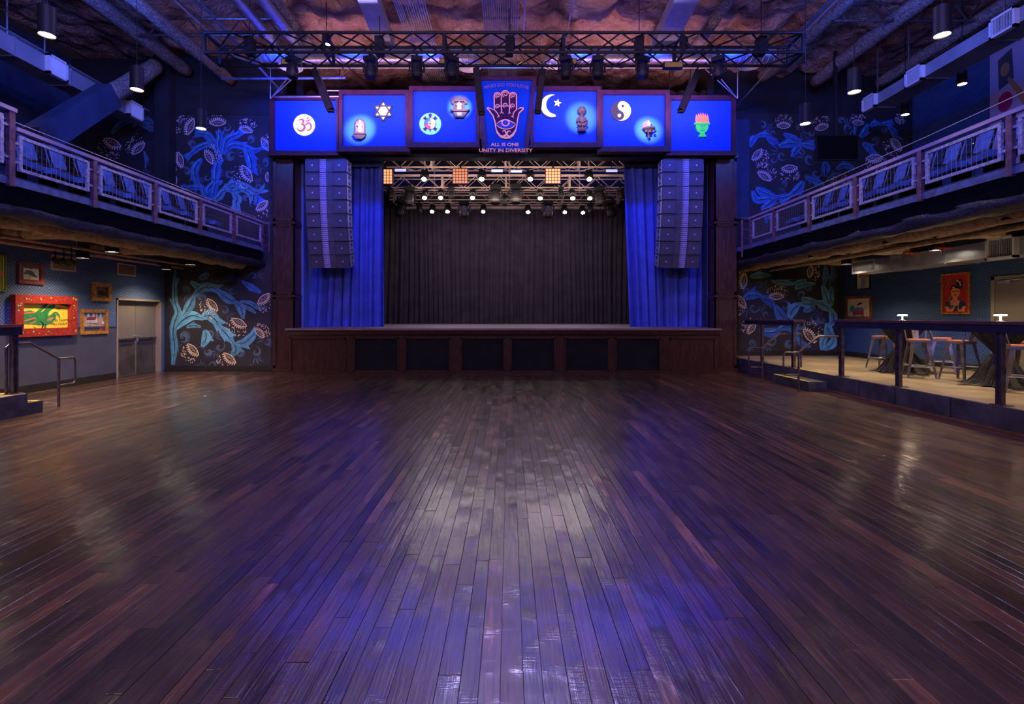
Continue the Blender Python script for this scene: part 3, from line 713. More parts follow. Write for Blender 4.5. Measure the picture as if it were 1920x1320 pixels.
# conduit banks
def conduits(name, x0_, x1_, n, z, y0_, y1_, label, tilt=0):
    t = thing(name, ((x0_+x1_)/2, (y0_+y1_)/2, z), label, 'conduits')
    for i in range(n):
        x = x0_+(x1_-x0_)*i/(n-1); MB().tube((x, y0_, z), (x+tilt, y1_, z), .014, 6).build('conduit', M['galv'], t, smooth=True)
    for y in (y0_+1, y0_+3.2, y0_+5.4): MB().box(x0_-.05, x1_+.05, y, y+.04, z+.014, z+.05).build('strut', M['rawsteel'], t)
conduits('conduit_bank', -.6, .2, 17, 8.6, 8.5, 16.2, 'wide bank of parallel conduits over the centre sign')
conduits('conduit_bank', -2.64, -2.5, 4, 8.6, 4, 15, 'narrow bank of conduits left of centre', .1)
conduits('conduit_bank', -2.35, -1.9, 9, 8.62, 4, 15.5, 'broad bank of conduits left of centre', 0)
def pipe(name, pts, r, m, label, cat='pipe'): return MB().path(pts, r, 8).build(name, m, smooth=True, label=label, cat=cat)
pipe('ceiling_pipe', [(-7.0,1,8.2),(-7.0,12.6,8.2),(-6.4,13.2,8.2),(6.0,13.2,8.2)], .022, M['galv'], 'thin steel pipe running towards the stage then across it')
pipe('ceiling_pipe', [(6.9,1,8.5),(6.9,12.2,8.2),(6.95,15.3,8.0)], .022, M['galv'], 'thin steel pipe above the right balcony rail')
pipe('ceiling_pipe', [(-6.5,2,8.6),(-6.5,13.9,8.0)], .03, M['deckedge'], 'dark blue roof pipe left of the truss end')
pipe('ceiling_pipe', [(7.25,2,8.75),(7.15,9,8.7),(7.1,14,8.5)], .03, M['deckedge'], 'dark blue roof pipe right of the truss end')
pipe('ceiling_pipe', [(.35,3,8.7),(.35,14,8.6)], .02, M['galv'], 'single conduit right of the centre conduit bank')
pipe('ceiling_pipe', [(1.35,3,8.7),(1.45,14,8.6)], .02, M['galv'], 'single conduit further right of the centre bank')
pipe('ceiling_pipe', [(W(403,0,13).x,13.3,H+(VY-148)/F*13.3),(W(640,0,13).x,13.3,H+(VY-146)/F*13.3)], .03, M['deckedge'], 'thick horizontal pipe above the far left sign')
# long sign carrier pipes
pipe('sign_carrier_pipe', [W(515,182,13.9), W(640,181,13.9)], .02, M['galv'], 'steel pipe along the top of the far left sign')
pipe('sign_carrier_pipe', [W(600,170,13.9), W(768,170,13.9)], .02, M['galv'], 'steel pipe along the top of the candle-niche sign')
# tie rods in the corners beside the signs
for s, px in ((-1, 507), (1, 1383)):
    t = thing('roof_tie_rods', W(px, 180, 13.8), 'thin steel tie rods meeting beside the %s sign' % ('far left' if s < 0 else 'far right'), 'rods')
    for q in ((px-s*0,40),(px-s*60,130),(px+s*(-80),90)): MB().tube(W(px,185,13.8), W(q[0], q[1], 13.4), .012, 5).build('rod', M['galv'], t)
# pipes under the balconies
def under(side):
    s = -1 if side == 'left' else 1
    if s < 0:
        pipe('balcony_pipe', [(-9.35, 2, 2.97), (-9.35, 14.2, 2.97)], .045, M['pipe'], 'tan pipe under the left balcony, nearer the wall')
        pipe('balcony_pipe', [(-9.05, 2, 3.02), (-9.05, 14.2, 3.02)], .035, M['pipe'], 'thinner tan pipe under the left balcony')
        pipe('balcony_pipe', [(-8.3, 2, 3.12), (-8.3, 14.2, 3.12)], .03, M['pipe'], 'slim tan pipe between the left under-balcony lamps')
    else:
        pipe('balcony_pipe', [(7.9, 2, 2.98), (7.9, 15, 2.98)], .05, M['fireprooftan'], 'tan pipe under the right balcony')
        pipe('balcony_pipe', [(8.35, 2, 3.06), (8.35, 15, 3.06)], .03, M['fireprooftan'], 'slim pipe beside the tan one under the right balcony')
        for k, y in enumerate((10.2, 11.0)):
            t = thing('sprinkler_fitting', (8.9, y, 3.0), 'red sprinkler pipe fitting under the right balcony, %s one' % ('nearer' if k == 0 else 'farther'), 'sprinkler')
            MB().tube((8.75,y,3.0),(9.1,y,3.0),.03).build('pipe', M['red_pipe'], t); MB().lathe([(.05,-.02),(.06,0),(.05,.02)],(8.9,y,3.0),12,Matrix(((0,0,1),(0,1,0),(-1,0,0)))).build('coupling', M['red_pipe'], t)
            MB().tube((8.9,y,2.9),(8.9,y,3.4),.02).build('head', M['red_pipe'], t)
    rods = [(-8.9,8.2),(-8.9,10.2),(-8.9,12.2),(-9.2,9.3),(-9.2,11.4)] if s < 0 else [(8.0,8.2),(8.1,10.4),(9.12,9.2),(9.12,11.6)]
    t = thing('hanger_rods', (s*8.8, 10, 2.95), 'thin hanger rods dropping from the %s balcony deck' % side, 'rods')
    for x, y in rods: MB().tube((x,y,2.95),(x,y,3.4),.008,5).build('rod', M['galv'], t)
under('left'); under('right')
for i, (x, y) in enumerate([(-10.05,5.9),(-10.05,6.5),(-10.05,7.8),(-10.05,8.4),(-10.05,9.9),(-10.05,10.7)]):
    MB().tube((x+.02,y,7.2),(x+.02,y,9.0),.02,6).build('duct_hanger', M['rawsteel'], label='grey hanger rod of the left balcony duct, %s from the near end' % ordw(i), cat='rod')
for i, (x, y) in enumerate([(9.58,8.6),(9.58,9.6),(9.58,11.9),(9.58,12.9)]):
    MB().tube((x,y,7.4),(x,y,9.0),.02,6).build('duct_hanger', M['rawsteel'], label='grey hanger rod of the right balcony duct, %s from the near end' % ordw(i), cat='rod')
# small pipes above left duct
t = thing('tray_pipes', (-10.3, 8, 7.3), 'four thin conduits lying on top of the left balcony duct', 'conduits')
for k in range(4): MB().tube((-10.02-.1*k, 3, 7.30+.03*k), (-10.02-.1*k, 13.8, 7.30+.03*k), .016, 6).build('conduit', M['galv'], t)
# ------------------------------------------------------------------ trusses
def truss(name, x0_, x1_, y, z, dep, hgt, r, m, label, bay=.55, rb=None, braces=('f','b','t','r'), ends=True):
    t = thing(name, ((x0_+x1_)/2, y, z), label, 'truss'); rb = rb or r*.55
    for yy in (y, y+dep):
        for zz in (z, z+hgt): MB().tube((x0_,yy,zz),(x1_,yy,zz),r,8).build('chord', m, t, smooth=True)
    n = max(2, int((x1_-x0_)/bay)); L_ = (x1_-x0_)/n
    for i in range(n):
        a, b_ = x0_+i*L_, x0_+(i+1)*L_
        for face in braces:
            if i % 2: p, q = a, b_
            else: p, q = b_, a
            if face == 'f': A, B = (p, y, z), (q, y, z+hgt)
            elif face == 'r': A, B = (p, y+dep, z), (q, y+dep, z+hgt)
            elif face == 'b': A, B = (p, y, z), (q, y+dep, z)
            else: A, B = (p, y, z+hgt), (q, y+dep, z+hgt)
            MB().tube(A, B, rb, 5, caps=False).build('brace', m, t)
    if ends:
        k = max(1, round((x1_-x0_)/2.44))
        for i in range(k+1):
            xx = x0_+(x1_-x0_)*i/k
            mb = MB()
            for yy in (y, y+dep): mb.box(xx-.03, xx+.03, yy-.025, yy+.025, z, z+hgt)
            for zz in (z, z+hgt): mb.box(xx-.025, xx+.025, y, y+dep, zz-.02, zz+.02)
            mb.build('splice_plate', m, t)
    return t
TY, TZ0, TZ1 = 11.0, H+(VY-98)/F*11.0, H+(VY-61)/F*11.0
TX0, TX1 = W(383,0,11).x, W(1506,0,11).x
truss('front_truss', TX0, TX1, TY, TZ0, .60, TZ1-TZ0, .034, M['blackmetal'], 'black box truss hung across the hall in front of the signs', .56)
def hang(x, y, z, lb):
    return MB().tube((x,y,z),(x,y,CEIL),.008,5).build('truss_cable', M['blackmetal'], label='black hanging cable of the front truss, %s' % lb, cat='cable')
for i, px in enumerate((455, 705, 955, 1205, 1440)): 
    x = W(px,0,11).x; t = thing('chain_hoist', (x, 11.3, TZ0), 'dark chain hoist on the front truss, %s from the left' % ordw(i), 'hoist')
    MB().box(x-.09, x+.09, 11.2, 11.42, TZ0+.1, TZ1+.05).build('motor', M['blackmetal'], t)
    MB().tube((x,11.3,TZ1),(x,11.3,CEIL),.01,5).build('chain', M['blackmetal'], t)
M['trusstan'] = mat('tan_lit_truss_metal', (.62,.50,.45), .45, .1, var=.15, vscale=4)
zT = 4.8+H; hw = 5.45
def sx(px, Y): return W(px,0,Y).x
for i, (y, lb) in enumerate(((16.0,'nearest'),(18.55,'middle'),(21.0,'farthest'))):
    truss('stage_truss', -4.9, 4.65, y, zT, .42, .42, .022, M['trusstan'], 'silvery stage lighting truss, the %s of three' % lb, .44, .012, ('f','b','r') if i < 2 else ('f','b'))
    for k, x in enumerate((-3.2, 0, 3.0)):
        MB().tube((x,y+.2,zT+.42),(x,y+.2,9.1),.03,6).build('drop_pipe', M['trusstan'], label='drop pipe above the %s stage truss, %s' % (lb, ('left','middle','right')[k]), cat='pipe')
# extra electrics pipes between the trusses
for i, (y, z) in enumerate(((17.2,6.75),(17.6,6.6),(19.6,6.55),(20.0,6.45),(20.3,6.35),(21.6,6.3),(21.75,6.45))):
    MB().tube((-4.9,y,z),(4.7,y,z),.02,8).build('batten_pipe', M['trusstan'], smooth=True, label='thin batten pipe over the stage, %s from the front' % ordw(i), cat='pipe')
# plywood-coloured beam at back top of curtain
MB().box(-4.95, 4.75, 21.72, 21.85, H+(VY-392)/F*21.75, H+(VY-387)/F*21.75).build('curtain_header', mat('tan_header_board', (.5,.36,.28), .6, var=.2), label='tan board along the top of the black backdrop', cat='board')
# corrugated roof over the stage
mb = MB(); mb.grid(lambda u, v: (-6.3+12.4*u, 14.8+7.6*v, 8.3+.04*math.sin(u*240)), 240, 2); mb.build('ceiling_stage', mat('stage_roof_deck', (.09,.06,.07), .7, var=.3), kind='structure', label='dark ribbed deck over the stage')
# ------------------------------------------------------------------ drapes
def drape(name, pts_top, pts_bot, z1, z0, m, label, folds=12, amp=.06, nu=160, nv=14, seed=0, ret=None):
    rnd = random.Random(seed); ph = [rnd.uniform(0, 6.28) for _ in range(4)]
    xa, ya = pts_top[0]; xb, yb = pts_top[1]; xc, yc = pts_bot[0]; xd, yd = pts_bot[1]
    def fn(u, v):
        x = (xc+(xd-xc)*u)*(1-v) + (xa+(xb-xa)*u)*v; y = (yc+(yd-yc)*u)*(1-v)+(ya+(yb-ya)*u)*v
        w = u + .012*math.sin(u*7+v*2+ph[0])
        f = math.sin(w*folds*2*PI+ph[1])*.6 + .4*math.sin(w*folds*3.37+ph[2]+v*.8) + .25*math.sin(w*folds*11.3+ph[3])
        k = amp*(1.0-.35*v)
        return (x+.3*k*math.cos(w*folds*2*PI+ph[1]), y+k*f, z0+(z1-z0)*v)
    mb = MB(); mb.grid(fn, nu, nv); return mb.build(name, m, smooth='all', label=label, cat='curtain')
YB = 15.2
# blue legs
zTop = 6.75
drape('blue_curtain', [(W(600,0,YB).x, YB), (W(720,0,YB).x, YB)], [(W(580,0,YB).x, YB), (W(722,0,YB).x, YB)], zTop, SH+.01, M['cloth_blue'], 'blue velour drape on the left of the stage opening', 9, .12, 200, 14, 3)
drape('blue_curtain', [(W(1168,0,YB).x, YB), (W(1335,0,YB).x, YB)], [(W(1180,0,YB).x, YB), (W(1328,0,YB).x, YB)], zTop, SH+.01, M['cloth_blue'], 'blue velour drape on the right of the stage opening', 10, .12, 200, 14, 5)
drape('backdrop_curtain', [(-5.6, 21.9), (-.03, 21.9)], [(-5.6, 21.9), (-.02, 21.9)], H+(VY-391)/F*21.9, SH+.01, M['cloth_dark'], 'dark backdrop drape, left half behind the stage', 26, .06, 300, 6, 7)
drape('backdrop_curtain', [(-.03, 21.92), (5.4, 21.9)], [(-.02, 21.92), (5.4, 21.9)], H+(VY-391)/F*21.9, SH+.01, M['cloth_dark'], 'dark backdrop drape, right half behind the stage', 26, .06, 300, 6, 8)
drape('valance', [(W(655,0,15.0).x, 15.0), (W(719,0,15.0).x, 15.0)], [(W(655,0,15.0).x, 15.0), (W(719,0,15.0).x, 15.0)], H+(VY-280)/F*15, H+(VY-313)/F*15, mat('navy_valance', (.03,.04,.13), .85), 'short dark blue valance above the left drape', 3, .02, 40, 2, 9)
drape('valance', [(W(1171,0,15.0).x, 15.0), (W(1238,0,15.0).x, 15.0)], [(W(1171,0,15.0).x, 15.0), (W(1238,0,15.0).x, 15.0)], H+(VY-280)/F*15, H+(VY-313)/F*15, M['cloth_black'], 'short dark valance above the right drape', 3, .02, 40, 2, 10)
# ------------------------------------------------------------------ line arrays
def cabinet(parent, c, tilt, s):
    """c = top front centre; local frame tilted"""
    R = Euler((tilt, 0, 0)).to_matrix(); c = Vector(c); w, h, d = 1.16, .375, .50
    def T(x, y, z): return tuple(c + R @ Vector((x, y, z)))
    def bx(mb, x0_, x1_, y0_, y1_, z0_, z1_):
        mb.add([T(x0_,y0_,z0_),T(x1_,y0_,z0_),T(x1_,y1_,z0_),T(x0_,y1_,z0_),T(x0_,y0_,z1_),T(x1_,y0_,z1_),T(x1_,y1_,z1_),T(x0_,y1_,z1_)],
              [(0,3,2,1),(4,5,6,7),(0,1,5,4),(1,2,6,5),(2,3,7,6),(3,0,4,7)])
    mb = MB(); bx(mb, -w/2, w/2, .05, d, -h, 0); cab = mb.build('speaker_cabinet', M['gcab'], parent)
    for sd in (-1, 1):
        mb = MB(); xa, xb = sorted((sd*.19, sd*(w/2-.01)))
        bx(mb, xa, xb, .02, .05, -h+.012, -.012)
        # raised rim
        r = .018
        bx(mb, xa, xb, .008, .02, -h+.012, -h+.012+r); bx(mb, xa, xb, .008, .02, -.012-r, -.012); bx(mb, xa, xa+r, .008, .02, -h+.012, -.012); bx(mb, xb-r, xb, .008, .02, -h+.012, -.012)
        mb.build('woofer_grille', M['grille'], cab)
        xm = (xa+xb)/2; mb = MB(); vs = []
        n = 12
        for rr, yy in ((.024,.018),(.024,.008),(.016,.004)):
            vs += [T(xm+rr*math.cos(2*PI*j/n), yy, -h/2+rr*math.sin(2*PI*j/n)) for j in range(n)]
        mb.add(vs, [(i*n+j, i*n+(j+1)%n, (i+1)*n+(j+1)%n, (i+1)*n+j) for i in range(2) for j in range(n)]+[tuple(range(2*n,3*n))])
        mb.build('round_badge', M['galv'], cab)
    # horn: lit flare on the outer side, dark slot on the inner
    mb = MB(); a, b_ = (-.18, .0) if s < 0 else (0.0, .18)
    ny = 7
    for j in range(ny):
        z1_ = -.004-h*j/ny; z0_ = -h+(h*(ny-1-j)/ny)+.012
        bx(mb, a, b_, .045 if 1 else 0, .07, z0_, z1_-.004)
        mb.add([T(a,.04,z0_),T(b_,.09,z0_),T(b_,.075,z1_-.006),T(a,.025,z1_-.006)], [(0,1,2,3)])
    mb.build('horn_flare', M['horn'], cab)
    mb = MB(); a, b_ = (.02, .18) if s < 0 else (-.18, -.02); bx(mb, a, b_, .075, .10, -h, 0); mb.build('horn_slot', M['black'], cab)
    for sd in (-1, 1):
        mb = MB(); xa, xb = sorted((sd*w/2, sd*(w/2+.02)))
        bx(mb, xa, xb, .08, .14, -h+.02, -.02); bx(mb, xa, xb, .36, .42, -h+.02, -.02); bx(mb, xa, xb, .2, .3, -h*.6, -h*.4)
        bx(mb, xa, xb+.0, .14, .36, -.06, -.03); bx(mb, xa, xb, .14, .36, -h+.03, -h+.06)
        mb.build('rigging_plate', M['galv'], cab)
def array(side):
    s = -1 if side == 'left' else 1
    Y0 = 13.95
    xl, xr = (571, 649) if s < 0 else (1243, 1320)
    xc = (W(xl,0,Y0).x+W(xr,0,Y0).x)/2
    t = thing('line_array_speaker', (xc, Y0, H+(VY-498)/F*Y0), 'hanging column of eight stacked speaker boxes on the %s of the stage' % side, 'speaker')
    z = H+(VY-297)/F*Y0; p = Vector((xc, Y0, z)); tl = 0
    for i, a in enumerate((0, .03, .06, .09, .13, .17, .22, .28)):
        cabinet(t, p, a, s)
        p = p + Euler((a,0,0)).to_matrix() @ Vector((0, 0, -.388))
    # suspension
    MB().box(xc-.5, xc+.5, Y0+.1, Y0+.45, z, z+.07).build('fly_bar', M['blackmetal'], t)
    mb = MB(); mb.tube((xc-.3,Y0+.3,z+.05),(xc-.3,Y0+.3,CEIL-.2),.012); mb.tube((xc+.3,Y0+.3,z+.05),(xc+.3,Y0+.3,CEIL-.2),.012); mb.build('hoist_chain', M['blackmetal'], t)
    for sx_ in (-1, 1): pass
array('left'); array('right')
# ------------------------------------------------------------------ signs
SGY = 14.0
def pxf(Y, lay=.004):
    def f(px, py, d=0): v = W(px, py, Y); return (v.x, Y-d*lay, v.z)
    return f
def catmull(pts, k=6):
    if len(pts) < 3: return [tuple(map(float, p)) for p in pts]
    P_ = [pts[0]]+list(pts)+[pts[-1]]; out = []
    for i in range(1, len(P_)-2):
        p0, p1, p2, p3 = P_[i-1], P_[i], P_[i+1], P_[i+2]
        for j in range(k):
            t = j/k; out.append(tuple(.5*((2*p1[q])+(-p0[q]+p2[q])*t+(2*p0[q]-5*p1[q]+4*p2[q]-p3[q])*t*t+(-p0[q]+3*p1[q]-3*p2[q]+p3[q])*t**3) for q in range(len(p1))))
    out.append(tuple(pts[-1])); return out
def ribbon(mb, f, pts, w, d=1, k=6, thick=0, closed=False):
    """pts: (x, y[, w]) in the plane's units; w default width"""
    P_ = [(p[0], p[1], p[2] if len(p) > 2 else w) for p in pts]
    P_ = catmull(P_, k) if k > 1 else P_
    L_, R_ = [], []
    n = len(P_)
    for i, p in enumerate(P_):
        a = P_[(i-1) % n] if closed else P_[max(i-1, 0)]; b_ = P_[(i+1) % n] if closed else P_[min(i+1, n-1)]
        dx, dy = b_[0]-a[0], b_[1]-a[1]; l = math.hypot(dx, dy) or 1; nx, ny = -dy/l, dx/l
        L_.append((p[0]+nx*p[2]/2, p[1]+ny*p[2]/2)); R_.append((p[0]-nx*p[2]/2, p[1]-ny*p[2]/2))
    vs = []
    for l, r in zip(L_, R_): vs += [f(l[0], l[1], d), f(r[0], r[1], d)]
    m_ = n if closed else n-1
    fs = [(2*i, 2*i+1, (2*i+3) % (2*n), (2*i+2) % (2*n)) for i in range(m_)]
    if thick:
        nv = len(vs)
        for l, r in zip(L_, R_): vs += [f(l[0], l[1], d-thick), f(r[0], r[1], d-thick)]
        fs += [(2*i, (2*i+2)%(2*n), nv+(2*i+2)%(2*n), nv+2*i) for i in range(m_)] + [((2*i+3)%(2*n), 2*i+1, nv+2*i+1, nv+(2*i+3)%(2*n)) for i in range(m_)]
    mb.add(vs, fs)
def poly(mb, f, pts, d=1, thick=0):
    if thick: mb.prism(pts, f, d-thick, d)
    else: mb.add([f(p[0], p[1], d) for p in pts], [tuple(range(len(pts)))])
def disc(mb, f, x, y, r, d=1, n=20, ry=None, thick=0):
    poly(mb, f, [(x+r*math.cos(2*PI*i/n), y+(ry or r)*math.sin(2*PI*i/n)) for i in range(n)], d, thick)
def text2d(s_, size=1.0):
    cu = bpy.data.curves.new('txt', 'FONT'); cu.body = s_; cu.size = size; cu.align_x = 'LEFT'; cu.resolution_u = 3
    o = bpy.data.objects.new('txt', cu); col.objects.link(o)
    dg = bpy.context.evaluated_depsgraph_get(); me = o.evaluated_get(dg).to_mesh()
    vs = [(v.co.x, v.co.y) for v in me.vertices]; fs = [tuple(p.vertices) for p in me.polygons]
    o.evaluated_get(dg).to_mesh_clear(); bpy.data.objects.remove(o); bpy.data.curves.remove(cu)
    return vs, fs
def text(mb, f, s_, x, y, h, d=1, width=None, rot=0, center=True, bold=0, arc=None, yup=False):
    vs, fs = text2d(s_)
    xs = [v[0] for v in vs]; w0, w1 = min(xs), max(xs); sc_ = h/.70
    kx = sc_ if width is None else width/(w1-w0)
    out = []
    for (a, b_) in vs:
        u = (a-(w0+w1)/2 if center else a-w0)*kx; v = -b_*sc_ if not yup else b_*sc_
        if arc: v += arc*(u/(width/2))**2
        if rot: u, v = u*math.cos(rot)-v*math.sin(rot), u*math.sin(rot)+v*math.cos(rot)
        out.append((x+u, y+v))
    offs = [(0,0)] if not bold else [(0,0),(bold,0),(-bold,0),(0,bold),(0,-bold)]
    for q, (ox, oy) in enumerate(offs): mb.add([f(a+ox, b_+oy, d+.03*q) for a, b_ in out], fs)
M['sign_blue'] = mat('sign_blue_board', (.010,.055,.85), .7, spec=.12)
M['sign_navy'] = mat('centre_sign_blue_board', (.004,.045,.16), .7, spec=.15)
M['pin'] = mat('dark_pin_hole', (.01,.02,.12), .6)
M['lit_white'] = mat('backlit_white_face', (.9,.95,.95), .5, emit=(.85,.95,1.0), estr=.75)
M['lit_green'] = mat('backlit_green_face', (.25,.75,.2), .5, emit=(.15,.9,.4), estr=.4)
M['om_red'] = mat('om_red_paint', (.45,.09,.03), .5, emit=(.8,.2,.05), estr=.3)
M['slate'] = mat('slate_grey_metal', (.06,.06,.03), .6, spec=.15)
M['stone'] = mat('carved_stone', (.028,.012,.026), .7, spec=.2, var=.35, vscale=20, bump=.5, bscale=50)
M['statue_white'] = mat('white_statue_plaster', (.16,.15,.18), .6, var=.05)
M['copper'] = mat('glowing_copper_filigree', (.75,.28,.06), .5, emit=(1,.32,.14), estr=.30)  # faint orange glow put into the copper itself
M['hand_dark'] = mat('hand_dark_ground', (.05,.008,.012), .7, spec=.1)
M['eye_blue'] = mat('eye_violet_blue', (.04,.05,.14), .6, spec=.2)
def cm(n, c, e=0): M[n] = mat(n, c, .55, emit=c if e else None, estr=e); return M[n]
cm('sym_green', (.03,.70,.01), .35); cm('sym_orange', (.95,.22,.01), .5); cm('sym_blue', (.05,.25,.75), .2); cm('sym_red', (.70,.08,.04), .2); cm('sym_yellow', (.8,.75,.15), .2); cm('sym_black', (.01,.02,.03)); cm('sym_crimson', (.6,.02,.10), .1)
f14 = pxf(SGY)
def sign(x0_, x1_, y0_, y1_, label, fx0, fx1, fy0, fy1, step=0):
    """inner board px rect, outer frame px rect"""
    f = pxf(SGY-step)
    t = thing('stage_sign', W((x0_+x1_)/2, y1_, SGY-step), label, 'sign')
    mb = MB(); poly(mb, f, [(x0_-2,y0_-2),(x1_+2,y0_-2),(x1_+2,y1_+2),(x0_-2,y1_+2)], 0, thick=20); mb.build('board', M['sign_blue'], t)
    mb = MB()
    for q in ((fx0,fy0,x0_,fy1),(x1_,fy0,fx1,fy1),(x0_,fy0,x1_,y0_),(x0_,y1_,x1_,fy1)):
        poly(mb, f, [(q[0],q[1]),(q[2],q[1]),(q[2],q[3]),(q[0],q[3])], 22, thick=60)
    mb.build('frame', M['woodframe'], t)
    mb = MB(); poly(mb, f, [(fx0-3,fy1-1),(fx1+1,fy1-1),(fx1+1,fy1+3),(fx0-3,fy1+3)], 32, thick=60); mb.build('ledge', M['woodframe'], t)
    mb = MB()
    rr = random.Random(x0_)
    nx, ny = 7, 6
    for i in range(nx):
        for j in range(ny): 
            if rr.random() < .8: disc(mb, f, x0_+(x1_-x0_)*(i+.5)/nx+((j%2)-.5)*6, y0_+(y1_-y0_)*(j+.5)/ny, .7, 1, 6)
    mb.build('pin_hole', M['pin'], t, kind='stuff')
    return t, f
def relief(t, f, name, m, shapes, **k):
    mb = MB()
    for kind, *a in shapes:
        if kind == 'p': poly(mb, f, a[0], a[1], thick=a[2])
        elif kind == 'd': disc(mb, f, a[0], a[1], a[2], a[3], 20, a[4] if len(a) > 4 else None, thick=a[5] if len(a) > 5 else 6)
        elif kind == 'r': ribbon(mb, f, a[0], a[1], a[2], 6, thick=a[3] if len(a) > 3 else 0)
    return mb.build(name, m, t, **k)
# 1 om
t, f = sign(516, 632, 189, 284, 'blue framed sign with the red and white om disc, far left', 508, 636, 181, 291)
relief(t, f, 'disc', M['lit_white'], [('d', 571, 235, 20, 10, 20, 9)], label='round white disc')
o = (571, 235)
def sc2(pts, o, k): return [((o[0]+p[0]*k), (o[1]+p[1]*k)) + tuple(q*k for q in p[2:]) for p in pts]
mb = MB()
ribbon(mb, f, sc2([(-9,-7,1),(-6,-9,2.5),(-2,-8.5,3.6),(-.5,-5,3.4),(-3,-1.5,2.4),(-5,-.5,1.2)], o, 1.1), 2, 11)
ribbon(mb, f, sc2([(-5,-.8,1.5),(-1,0,3.2),(1.2,4,3.8),(-1,8.6,3.8),(-6,10.5,3.2),(-10,8,2),(-12,4,.6)], o, 1.1), 2, 11.1)
ribbon(mb, f, sc2([(0,1,1),(4,-.5,2.6),(7,-3,3.2),(11,-1,3.4),(12.5,4,3.2),(10,8.5,2.6),(6,9.5,1.8),(4,6,.6)], o, 1.1), 2, 11.2)
ribbon(mb, f, sc2([(2,-8.5,.6),(5,-6.4,2.2),(9,-7.4,2.4),(12,-11,.6)], o, 1.1), 2, 11.3)
poly(mb, f, sc2([(6.5,-13.5),(9,-11.2),(6.5,-8.9),(4,-11.2)], o, 1.1), 11.4)
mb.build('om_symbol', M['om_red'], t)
# 2 candle niche + six-pointed star
t, f = sign(644, 761, 179, 276, 'blue framed sign with a white figure niche and a six-pointed star', 637, 769, 171, 284, .05)
c = (719, 209)
def star6(r, rot=0, n=3): return [(c[0]+r*math.sin(2*PI*i/n+rot), c[1]-r*math.cos(2*PI*i/n+rot)) for i in range(n)]
mb = MB()
for rot, d_ in ((0, 10), (PI, 9.4)):
    T_ = star6(19, rot)
    for i in range(3):
        a, b_ = T_[i], T_[(i+1)%3]; ribbon(mb, f, [a, b_], 2.6, d_, 1, thick=9)
mb.build('star_outline', M['slate'], t)
mb = MB(); S = []
for i in range(12):
    r = 17.5 if i % 2 == 0 else 10.1
    a = PI*i/6; S.append((c[0]+r*math.sin(a), c[1]-r*math.cos(a)))
poly(mb, f, S, 5, thick=3); mb.build('star_face', M['lit_white'], t)
def arch(cx, x0_, x1_, ytop, ybot, n=8):
    r = (x1_-x0_)/2; return [(cx-r*math.cos(PI*i/n), ytop+r-r*math.sin(PI*i/n)) for i in range(n+1)] + [(x1_, ybot), (x0_, ybot)]
c = (676, 246)
mb = MB(); poly(mb, f, arch(676, 666.5, 685.5, 224.5, 256), 12, thick=11)
mb.build('niche', mat('purple_niche', (.10,.03,.10), .5), t)
mb = MB(); ribbon(mb, f, [(p[0], p[1]) for p in arch(676, 667, 685, 225, 255)[:-1]]+[(667,255),(667,236)], 1.6, 18, 1, thick=8); mb.build('niche_rim', M['stone'], t)
mb = MB(); n = 12
prof = [(7.5,255),(9.8,253.5),(10,251),(7,250)]
poly(mb, f, [(665,254),(687,254),(686,259),(681,263),(671,263),(666,259)], 30, thick=29); poly(mb, f, [(664.5,252),(687.5,252),(687.5,254.5),(664.5,254.5)], 36, thick=35); mb.build('niche_base', M['stone'], t)
# small robed figure
def figure(t, f, cx, ytop, ybot, m, Yc, wide=1.0, name='robed_figure'):
    hh = (ybot-ytop)/F*SGY; c = Vector(f(cx, ybot, 14)); k = hh
    pr = [(.20*k*wide,0),(.21*k*wide,.1*k),(.17*k*wide,.35*k),(.18*k*wide,.55*k),(.19*k*wide,.68*k),(.10*k,.78*k),(.06*k,.81*k),(.085*k,.87*k),(.09*k,.92*k),(.05*k,.99*k),(.005*k,1.0*k)]
    mb = MB(); mb.lathe(pr, c, 12)
    for s in (-1, 1): mb.path([c+Vector((s*.17*k*wide,0,.68*k)), c+Vector((s*.20*k*wide,-.05*k,.52*k)), c+Vector((s*.03*k,-.17*k,.56*k))], .045*k, 6)
    return mb.build(name, m, t, smooth='all')
figure(t, f, 676, 226, 251, M['statue_white'], 0, .85)
# 3 turtle disc + carved shrine
t, f = sign(775, 892, 172, 268, 'blue framed sign with a green turtle medicine-wheel disc and carved stone shrine', 768, 899, 164, 276, .10)
c = (807, 233)
relief(t, f, 'disc', M['lit_green'], [('d', 807, 233, 20.5, 8, 20.5, 7)], label='round green disc')
mb = MB()
for k_, mn in enumerate(('sym_blue','lit_white','sym_yellow','sym_red')):
    a0 = PI+PI/2*k_; mb = MB(); poly(mb, f, [(c[0], c[1])]+[(c[0]+10.5*math.cos(a0+PI/2*i/8), c[1]+10.5*math.sin(a0+PI/2*i/8)) for i in range(9)], 10); mb.build('wheel_quarter', M[mn], t)
mb = MB()
ribbon(mb, f, [(c[0]+11*math.cos(2*PI*i/24), c[1]+11*math.sin(2*PI*i/24)) for i in range(24)], 1.1, 11, 1, closed=True)
ribbon(mb, f, [(c[0], c[1]-11), (c[0], c[1]+11)], .8, 11, 1); ribbon(mb, f, [(c[0]-11, c[1]), (c[0]+11, c[1])], .8, 11.1, 1)
disc(mb, f, c[0], c[1]-15.5, 3.2, 11, 10, 4); poly(mb, f, [(c[0]-1.5,c[1]+11),(c[0]+1.5,c[1]+11),(c[0],c[1]+17)], 11); disc(mb, f, c[0], c[1], 1.8, 11.5, 8)
